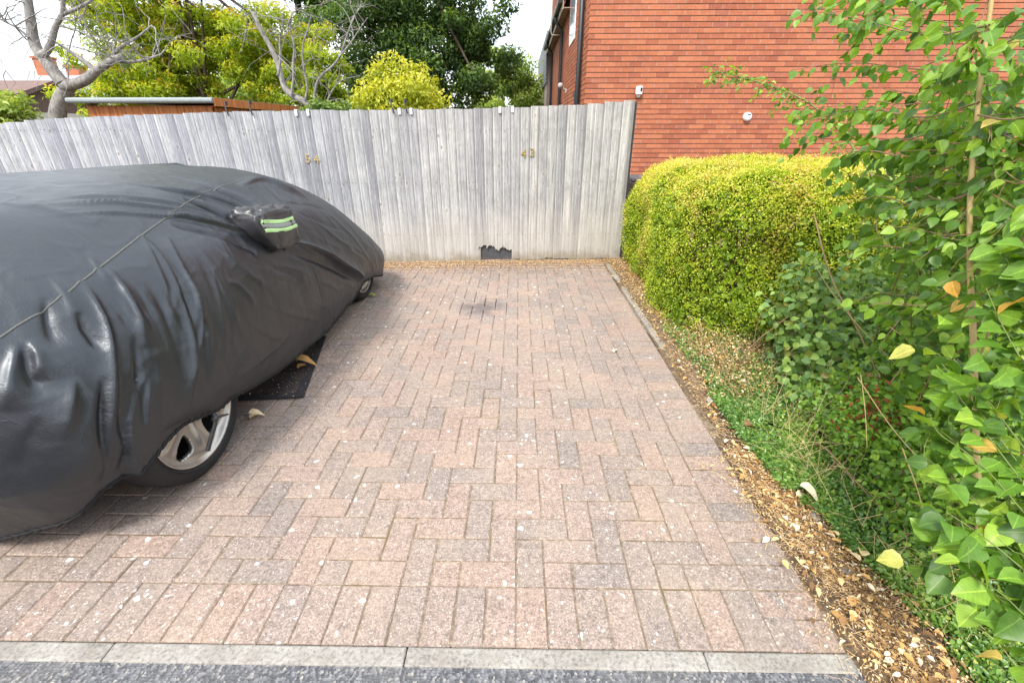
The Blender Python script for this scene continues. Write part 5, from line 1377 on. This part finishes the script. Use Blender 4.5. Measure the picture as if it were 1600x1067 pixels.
def leaf_objects(name, C, A, N, Ln, asp, mat1, matmany, parent, tint, nmax=300, shape='ovate', fold=0.16, curl=0.18):
    """the largest-showing leaves as parts, the rest joined as one part"""
    C, A, N, Ln = map(np.asarray, (C, A, N, Ln))
    px, py, dp = project(C)
    vis = (px > -20) & (px < 1640) & (py > -30) & (py < 1090) & (dp > 0.3)
    sc = np.where(vis, Ln / np.maximum(dp, .3), -1)
    big = np.argsort(-sc)[:nmax]; rest = np.setdiff1d(np.arange(len(C)), big)
    var = []
    for k in range(6):
        V, F, _ = leaf_geo([(0, 0, 0)], [(1, 0, 0)], [(0, 0, 1)], 1.0, asp * random.uniform(.88, 1.12), shape, fold * random.uniform(.4, 1.6), curl * random.uniform(-.3, 1.8))
        V[:, 2] += 0.03 * np.sin(V[:, 0] * 7 + k)
        var.append(mesh_np(name, V, F, mat1))
    Au = unit(A); Nu = unit(N - Au * (N * Au).sum(1, keepdims=True)); Bu = np.cross(Nu, Au)
    for i in big:
        o = bpy.data.objects.new(name, random.choice(var)); COL.objects.link(o); o.parent = parent
        s = float(Ln[i])
        o.matrix_basis = Matrix((( Au[i,0]*s, Bu[i,0]*s, Nu[i,0]*s, C[i,0]), (Au[i,1]*s, Bu[i,1]*s, Nu[i,1]*s, C[i,1]), (Au[i,2]*s, Bu[i,2]*s, Nu[i,2]*s, C[i,2]), (0, 0, 0, 1)))
    if len(rest):
        o = link('foliage', leaf_mesh('foliage', C[rest], A[rest], N[rest], Ln[rest], Ln[rest] * asp, tint[rest], matmany, shape, fold, curl), parent); o['kind'] = 'stuff'

def leaves_on(lines, gap, l0, l1, droop=0.6, spread=0.8, up=0.55):
    C, A, N, Ln = [], [], [], []
    for pts, ra in lines:
        pts = [Vector(p) for p in pts]; side = random.choice((-1, 1)); acc = random.uniform(0, gap)
        for a, b in zip(pts[:-1], pts[1:]):
            d = b - a; l = d.length
            if l < 1e-6: continue
            d = d / l; t = gap - acc
            acc += l
            while acc >= gap:
                acc -= gap
                p = b - d * min(acc, l)
                s = d.cross(Vector((0, 0, 1))); s = s.normalized() if s.length > .1 else Vector((1, 0, 0))
                ax = (d * 0.45 + s * side * spread + Vector((random.gauss(0, .35), random.gauss(0, .35), random.gauss(0, .3) - droop))).normalized()
                nn = Vector((random.gauss(0, .45), random.gauss(0, .45) - 0.25, up + random.gauss(0, .3)))
                pet = random.uniform(0.008, 0.022)
                C.append(p + ax * pet); A.append(ax); N.append(nn); Ln.append(random.uniform(l0, l1)); side = -side
    return C, A, N, Ln

def side_twigs(lines, per, l0, l1, down=0.0):
    out_ = []
    for pts, ra in lines:
        for _ in range(per):
            i = random.randrange(1, len(pts)); p = Vector(pts[i])
            d0 = (Vector(pts[i]) - Vector(pts[i - 1])).normalized()
            d = (d0 * 0.7 + Vector((random.gauss(0, .7), random.gauss(0, .7), random.gauss(0, .6) - down))).normalized()
            ln = random.uniform(l0, l1); q = [p]
            for s in range(4):
                d = (d + Vector((random.gauss(0, .18), random.gauss(0, .18), random.gauss(0, .15) - down * .2))).normalized(); q.append(q[-1] + d * ln / 4)
            out_.append((q, ra * 0.5))
    return out_

def tubes(name, lines, mat, parent, n=5, stuff=False):
    m = MB()
    for pts, ra in lines:
        k = len(pts); m.tube(pts, [ra * (1 - 0.6 * i / max(1, k - 1)) for i in range(k)], n, cap=False)
    o = m.build(name, mat, parent, True)
    if stuff: o['kind'] = 'stuff'
    return o

# birch sapling
bi_ = empty('birch_sapling', (0, 0, 0), 0, 'young birch with a pale straight stem and toothed green leaves at the right edge', 'tree')
stem_line = smooth_line([STEM[0], *STEM[1:], (1.45, 0.97, 0.15), (1.47, 0.96, -0.03)], 2)
m = MB(); k_ = len(stem_line); m.tube(stem_line, [0.0048 + 0.0045 * i / k_ + (0.0012 if i % 7 == 3 else 0) for i in range(k_)], 8); m.build('trunk', M['stem'], bi_, True)
lines = [(smooth_line(t, 2), 0.0032) for t in TW]
for t in TW:
    for _ in range(2):
        off = Vector((random.gauss(0.05, .07), random.gauss(0.02, .10), random.gauss(0, .07)))
        lines.append(([v + off for v in smooth_line(t, 2)], 0.0022))
st = side_twigs(lines, 4, 0.08, 0.22, 0.25)
lines_near = [(smooth_line(t, 2), 0.002) for t in NEAR]
for t in NEAR:
    for _ in range(3):
        off = Vector((random.gauss(0.03, .045), random.gauss(0, .045), random.gauss(0, .06)))
        lines_near.append(([v + off for v in smooth_line(t, 2)], 0.0017))
st2 = side_twigs(lines_near, 2, 0.06, 0.14, 0.1)
tubes('twig', lines + st, M['twig'], bi_, 5, True)
C, A, N, Ln = leaves_on(lines, 0.026, 0.022, 0.052, 0.75)
c, a, n, l = leaves_on(st, 0.026, 0.028, 0.044, 0.85)
C += c; A += a; N += n; Ln += l
leaf_objects('leaf', C, A, N, Ln, 0.80, M['birch1'], M['birch'], bi_, RNG.random(len(C)) * 0.93)
# low shoots in the right foreground
ns = empty('leafy_shoots', (0, 0, 0), 0, 'large bright green toothed leaves on low shoots in the right foreground corner', 'shrub')
root_ = Vector((1.42, 0.80, -0.03))
tubes('shoot', lines_near + st2 + [(smooth_line([root_ + Vector((random.gauss(0, .05), random.gauss(0, .05), 0)), (root_ + Vector(t[0])) / 2 + Vector((.1, -.05, .05)), t[0]], 2), 0.0022) for t in NEAR], M['greenstem'], ns, 6, True)
C, A, N, Ln = leaves_on(lines_near, 0.024, 0.040, 0.064, 0.35, 0.9, 0.8)
c, a, n, l = leaves_on(st2, 0.034, 0.040, 0.058, 0.4, 0.9, 0.8)
C += c; A += a; N += n; Ln += l
leaf_objects('leaf', C, A, N, Ln, 0.86, M['birch1'], M['birch'], ns, 0.4 + RNG.random(len(C)) * 0.58)

# wild rose arching over the hedge
ro = empty('wild_rose', (0, 0, 0), 0, 'arching green rose stem with small leaflets reaching over the hedge against the brick wall', 'rose')
rl = smooth_line([(2.0, 2.05, -0.02), ROSE[0], *ROSE[1:]], 2)
rb = [(rl, 0.007)]
rs_ = []
for i in range(len(rl) // 3, len(rl), 1):
    for _k in range(3):
        p = rl[i]; d = Vector((random.gauss(-.2, .6), random.gauss(-.1, .5), random.gauss(-.1, .6))).normalized(); ln = random.uniform(.06, .13)
        rs_.append(([p, p + d * ln * .5, p + d * ln + Vector((0, 0, -.015))], 0.0016))
tubes('stem', rb, M['greenstem'], ro, 8); tubes('leaf_stalk', rs_, M['greenstem'], ro, 4, True)
C, A, N, Ln = leaves_on(rs_, 0.018, 0.024, 0.042, 0.35, 1.0, 0.6)
leaf_objects('leaflet', C, A, N, Ln, 0.52, M['birch1'], M['birch'], ro, RNG.random(len(C)) * 0.9)

# bramble and hawthorn scrub in front of the hedge
def scrub(name, label, vols, nleaf, l0, l1, asp, m1, mm, nstem, shape='ovate', nmax=300, base=None, cat='shrub', tlo=0.0, thi=0.97):
    root = empty(name, (0, 0, 0), 0, label, cat)
    C = []
    for (c, r, wgt) in vols:
        k = int(nleaf * wgt); d = rand_dirs(k); rad = RNG.random(k) ** 0.4
        C.append(np.array(c) + d * rad[:, None] * np.array(r))
    C = np.concatenate(C)
    C = C[C[:, 2] > 0.03]
    C = C + 0.10 * (np.stack([vnoise(C, 4, s) for s in (51, 52, 53)], 1) - 0.5)
    n = len(C)
    A = unit(rand_dirs(n) + np.array([-0.3, -0.4, -0.25])); N = rand_dirs(n) * 0.5 + np.array([-0.2, -0.6, 0.75])
    Ln = RNG.uniform(l0, l1, n)
    tint = np.clip(tlo + (thi - tlo) * RNG.random(n), 0, 1)
    leaf_objects('leaf', C, A, N, Ln, asp, m1, mm, root, tint, nmax, shape)
    ls = []
    for _ in range(nstem):
        c, r, _w = random.choice(vols)
        e = Vector(c) + Vector(tuple(rand_dirs(1)[0] * np.array(r) * 0.95)); b = Vector((c[0] + random.gauss(.1, .2), c[1] + random.gauss(0, .2), -0.02))
        mid = (e + b) / 2 + Vector((random.gauss(0, .08), random.gauss(0, .08), random.uniform(.05, .2)))
        ls.append((smooth_line([b, mid, e], 2), 0.004))
    tubes('stem', ls, M['twig'], root, 4, True)
    return root
scrub('bramble_bush', 'dense bramble bush with round green leaves between the hedge and the birch', [
    ((2.05, 2.35, 0.40), (0.62, 0.42, 0.46), 0.40), ((2.55, 2.30, 0.62), (0.60, 0.45, 0.50), 0.30), ((1.75, 2.02, 0.26), (0.36, 0.34, 0.30), 0.18), ((2.45, 2.65, 1.08), (0.55, 0.30, 0.26), 0.07), ((1.62, 2.45, 0.55), (0.22, 0.2, 0.3), 0.05)],
    5200, 0.028, 0.048, 0.84, M['bramble1'], M['bramble'], 34)
scrub('hawthorn_shrub', 'low hawthorn shrub with small lobed leaves below the birch leaves', [
    ((1.86, 1.62, 0.42), (0.42, 0.36, 0.44), 0.40), ((1.62, 1.22, 0.30), (0.30, 0.30, 0.34), 0.30), ((1.95, 1.75, 0.95), (0.45, 0.4, 0.42), 0.25), ((1.66, 1.70, 0.20), (0.34, 0.42, 0.22), 0.22), ((1.50, 1.38, 0.28), (0.24, 0.32, 0.26), 0.30), ((1.42, 1.12, 0.18), (0.14, 0.22, 0.16), 0.07)],
    8200, 0.015, 0.028, 0.62, M['birch1'], M['birch'], 26, tlo=0.2, thi=0.92)
scrub('birch_regrowth', 'mixed birch regrowth filling the right edge behind the pale stem', [
    ((2.0, 1.75, 0.80), (0.42, 0.36, 0.50), 0.35), ((1.75, 1.80, 1.25), (0.34, 0.36, 0.42), 0.30), ((1.62, 1.40, 0.66), (0.26, 0.22, 0.36), 0.2), ((1.45, 1.32, 1.5), (0.18, 0.2, 0.34), 0.15)],
    3300, 0.030, 0.050, 0.80, M['birch1'], M['birch'], 30, nmax=120)

# ground cover
def edge_x(y):
    return np.interp(y, [0.2, 0.75, 0.95, 1.19, 1.45, 1.84, 2.4, 3.17, 3.6], [1.30, 1.27, 1.275, 1.24, 1.17, 1.19, 1.235, 1.25, 1.28])
NG = 150000
Yg = RNG.uniform(0.35, 3.25, NG); Xg = edge_x(Yg) + np.abs(RNG.normal(0, 1, NG)) * 0.50 - 0.015 - 0.09 * np.clip((Yg - 1.25) / 0.5, 0, 1)
Xg += 0.06 * (vnoise(np.c_[Xg, Yg, Xg * 0], 6, 61) - 0.5)
hgt = (0.05 + 0.20 * np.clip((Xg - edge_x(Yg)) / 0.45, 0, 1)) * (0.45 + 1.0 * vnoise(np.c_[Xg, Yg, Xg * 0], 4.5, 62))
bare = vnoise(np.c_[Xg, Yg, Xg * 0], 7, 63); brown = np.clip((Yg - 2.15) / 0.3, 0, 1) * np.clip((1.95 - Xg) / .2, 0, 1)
keep = (RNG.random(NG) > brown * 0.90) & (bare > 0.12)
Xg, Yg, hgt = Xg[keep], Yg[keep], hgt[keep]; n = len(Xg)
Pg = np.c_[Xg, Yg, 0.02 + hgt * RNG.random(n) ** 0.35]
s = RNG.uniform(0.011, 0.022, n)
tint = np.clip(0.30 + 0.55 * vnoise(Pg, 5, 64) + RNG.normal(0, .18, n), 0, 1)
gc = link('ground_cover', leaf_mesh('ground_cover', Pg, unit(rand_dirs(n) + np.array([-.2, -.3, 0])), rand_dirs(n) * 0.5 + np.array([0, -0.2, 0.85]), s, s * 0.60, tint, M['cover_leaf'], 'oval'))
tagp(gc, 'small leaved creeping ground cover along the bed beside the paving', 'ground cover', kind='stuff')
# red withered patch
n = 90
C = np.array([1.43, 1.52, 0.40]) + RNG.normal(0, 1, (n, 3)) * np.array([0.05, 0.04, 0.055])
rp = empty('withered_plant', (1.43, 1.52, 0), 0, 'small red withered plant among the ground cover', 'plant')
o = link('foliage', leaf_mesh('foliage', C - np.array([1.43, 1.52, 0]), rand_dirs(n), rand_dirs(n), 0.026, 0.013, RNG.random(n), M['redleaf'], 'oval', 0.3, 0.4), rp); o['kind'] = 'stuff'
tubes('stem', [([Vector((0, 0, 0)), Vector((.01, 0, .2)), Vector((0, 0, .45))], .003)], M['twig'], rp)

# dead grass and straws
gr = []
def straw(b, h, lean, ra=0.0011):
    d = Vector((random.gauss(lean[0], .35), random.gauss(lean[1], .35), 1)).normalized(); q = [Vector(b)]
    for s in range(5):
        d = (d + Vector((random.gauss(0, .12), random.gauss(0, .12), -0.12))).normalized(); q.append(q[-1] + d * h / 5)
    return (q, ra)
for _ in range(380):
    y = random.uniform(0.8, 3.0); x = float(edge_x(y)) + abs(random.gauss(0.18, 0.22))
    gr.append(straw((x, y, 0.03), random.uniform(.08, .26), (-0.3, -0.2)))
for _ in range(1100):
    y = random.uniform(2.1, 3.1); x = float(edge_x(y)) + abs(random.gauss(0.05, 0.33))
    gr.append(straw((x, y, 0.02), random.uniform(.05, .16), (-0.2, -0.3), 0.0013))
for _ in range(110):
    y = random.uniform(0.9, 2.0)
    gr.append(straw((random.uniform(1.22, 1.65), y, 0.12), random.uniform(.12, .36), (-0.1, -0.15), 0.0009))
tagp(tubes('dry_grass', gr, M['straw'], None, 4), 'dry straw coloured grass stalks standing in the ground cover', 'grass', kind='stuff')
ss = empty('dead_stems', (0, 0, 0), 0, 'long bare straw coloured dead stems leaning across the bramble', 'stems')
for t in STRAW:
    tubes('dead_stem', [(smooth_line(t, 2), 0.0021)], M['stem'], ss, 6)
cane = tubes('dead_cane', [(smooth_line([(1.75, 2.75, 0.98), (1.64, 2.3, 0.72), (1.56, 1.9, 0.60), (1.62, 1.6, 0.3), (1.7, 1.5, 0)], 2), 0.0045)], M['twig'], ss, 6)

# leaf litter: along the bed edge, along the fence foot and a little on the paving
def scatter(n, fx, l0, l1, z0, zr):
    P = np.array([fx() for _ in range(n)]); P = np.c_[P, z0 + zr * RNG.random(n)]
    return P, RNG.uniform(l0, l1, n)
def strip():
    y = random.uniform(0.45, 5.2); e = float(edge_x(y)) if y < 3.3 else 1.30
    return (1.015 + abs(random.gauss(0, 0.55)) * (e - 1.0) + random.gauss(0, .02) - (abs(random.gauss(0, .06)) if y < 1.6 else 0), y)
def near_strip():
    y = random.uniform(0.35, 1.75); e = float(edge_x(y)); return (random.gauss((1.0 + e) / 2 + .01, 0.07), y)
def foot():
    x = random.uniform(-2.2, 1.2); return (x, float(fence_y(x)) - 0.03 - abs(random.gauss(0, 0.16)))
def verge():
    y = random.uniform(1.9, 5.1); e = float(edge_x(y)) if y < 3.3 else 1.22
    return (random.gauss(e - 0.02, 0.06), y)
def thatch():
    y = random.uniform(2.1, 3.1); return (float(edge_x(y)) + abs(random.gauss(0.02, 0.34)), y)
def on_mat():
    u, v = random.random(), random.random(); q = B_ + (A_ - B_) * u + (C_ - B_) * v; return (q.x, q.y)
sets = [scatter(700, on_mat, .003, .011, .015, .003), scatter(4200, thatch, .006, .02, .03, .12), scatter(7000, strip, .003, .010, .022, .02), scatter(6500, near_strip, .003, .011, .018, .028), scatter(420, strip, .014, .034, .03, .02), scatter(520, near_strip, .014, .034, .03, .02), scatter(4600, foot, .005, .018, .003, .010), scatter(1800, verge, .008, .026, .024, .02)]
P = np.concatenate([a for a, b in sets]); s = np.concatenate([b for a, b in sets])
P[:, 2] += np.where(P[:, 0] > 1.0, np.clip((P[:, 0] - 1.0) * 0.10, 0, .03), 0)
n = len(P)
li = link('leaf_litter', leaf_mesh('leaf_litter', P, unit(rand_dirs(n) * np.array([1, 1, .25])), rand_dirs(n) * 0.35 + np.array([0, 0, 1]), s, s * RNG.uniform(0.25, 0.75, n), RNG.beta(1.3, 1.3, n), M['litter'], 'oval', 0.25, 0.25))
tagp(li, 'dry brown and straw coloured leaf litter along the edges of the paving', 'leaf litter', kind='stuff')
st_ = []
for _ in range(5200):
    x, y = random.choice((strip, near_strip, near_strip, verge, foot))(); z = 0.03 if x > 1 else 0.006
    a = random.uniform(0, 6.28); l = random.uniform(.02, .07)
    st_.append(([Vector((x, y, z)), Vector((x + l * .5 * math.cos(a), y + l * .5 * math.sin(a), z + random.uniform(0, .012))), Vector((x + l * math.cos(a + .2), y + l * math.sin(a + .2), z))], 0.0009))
tagp(tubes('straw_litter', st_, M['straw'], None, 3), 'fine straw bits scattered in the leaf litter', 'straw', kind='stuff')
# moss tufts in the joints by the fence
mo = []
n = 11000
x = RNG.uniform(-2.2, 1.05, n); y = fence_y(x) - 0.02 - np.abs(RNG.normal(0, 0.28, n))
snap = RNG.random(n) < 0.65
y = np.where(snap, KERB_Y + np.round((y - KERB_Y) / 0.1) * 0.1 + RNG.normal(0, .007, n), y)
s = RNG.uniform(.006, .014, n)
mm_ = link('moss', leaf_mesh('moss', np.c_[x, y, 0.001 + 0.005 * RNG.random(n)], unit(rand_dirs(n) * np.array([1, 1, .3])), rand_dirs(n) * .4 + np.array([0, 0, 1]), s, s * .6, RNG.random(n) * 0.45, M['litter']))
tagp(mm_, 'brown dried moss in the paving joints at the foot of the fence', 'moss', kind='stuff')

# single fallen leaves and litter pieces
def fallen(x, y, l, label, mat, z=0.006, ang=0.0, curl=0.5, tint=0.6, asp=0.6, cat='leaf', lobes=True):
    V, F, _ = leaf_geo([(0, 0, 0)], [(math.cos(ang), math.sin(ang), 0.05)], [(0.1, -0.1, 1)], l, l * asp, 'ovate', 0.35, curl)
    V[:, 2] -= V[:, 2].min()
    V2, F2, _ = leaf_geo([(0, 0, 0.002)], [(math.cos(ang + .9), math.sin(ang + .9), 0.25)], [(0, -0.3, 1)], l * .7, l * asp * .6, 'ovate', 0.4, curl)
    if lobes: V, F = np.concatenate([V, V2]), np.concatenate([F, F2 + len(V)])
    o = link('fallen_leaf' if cat == 'leaf' else cat.replace(' ', '_'), mesh_np('fallen_leaf', V, F, mat, [tint] * len(V)), None, (x, y, z)); tagp(o, label, cat); return o
fallen(-1.45, 1.99, 0.075, 'curled tan leaf on the paving beside the rear wheel', M['litter'], ang=0.3, tint=0.88)
fallen(-1.43, 2.53, 0.12, 'orange brown curled leaf on the edge of the rubber mat', M['litter'], 0.015, 0.2, 0.6, 0.45)
fallen(-1.60, 2.42, 0.05, 'small thin orange leaf on the rubber mat near the car', M['litter'], 0.012, 0.0, 0.4, 0.35, 0.3, lobes=False)
fallen(-1.40, 3.96, 0.07, 'bright green weed leaf by the front wheel', M['lightgreen'], 0.006, 0.1, 0.2, 0.9)
fallen(0.68, 2.82, 0.05, 'pale cream leaf lying on the paving near the right border', M['litter'], 0.003, 1.2, 0.3, 0.98)
fallen(1.13, 1.84, 0.085, 'large orange brown dead leaf on the bed edge', M['litter'], 0.05, 0.4, 0.6, 0.3)
fallen(1.16, 1.42, 0.085, 'pale curled dead leaf beside the ground cover', M['litter'], 0.05, -0.8, 0.7, 0.92)
fallen(1.20, 1.10, 0.06, 'yellow dead leaf in the foreground litter', M['litter'], 0.06, 0.9, 0.5, 0.82)
fallen(0.99, 5.36, 0.12, 'crumpled white scrap lying at the foot of the fence', M['white'], 0.02, 0.2, 0.7, 0.5, 0.4, 'litter')
m = MB(); m.tube([(0, 0, 0), (0.05, 0.07, 0.03)], 0.013, 10); o = m.build('pipe_end', M['darkgrey'], None, True, (1.205, 3.17, 0.03)); tagp(o, 'short dark grey pipe end sticking out of the bed beside the edging', 'pipe')
def stone(x, y, r, label, z=0.03):
    P = rand_dirs(1); V = []
    for j in range(7):
        ph = math.pi * (j / 6 - .5)
        for i in range(10):
            th = 2 * math.pi * i / 10; d = np.array([math.cos(ph) * math.cos(th), math.cos(ph) * math.sin(th), math.sin(ph) * .6])
            V.append(d * r * (0.75 + 0.5 * h3(int(i), int(j), int(x * 1000) % 97, 3)))
    F = [(j * 10 + i, j * 10 + (i + 1) % 10, (j + 1) * 10 + (i + 1) % 10, (j + 1) * 10 + i) for j in range(6) for i in range(10)]
    o = link('stone', mesh_np('stone', np.array(V), F, M['concrete'], None, False), None, (x, y, z)); tagp(o, label, 'stone', 'pale stones in the bed')
stone(1.10, 2.17, 0.028, 'pale grey stone at the edge of the bed by the fifth border block')
stone(1.22, 2.42, 0.024, 'small white stone in the brown stems below the hedge')
stone(1.19, 1.33, 0.020, 'small pale stone between ground cover and litter near the right border')
stone(1.15, 1.08, 0.018, 'small white stone in the thick litter near the kerb end')
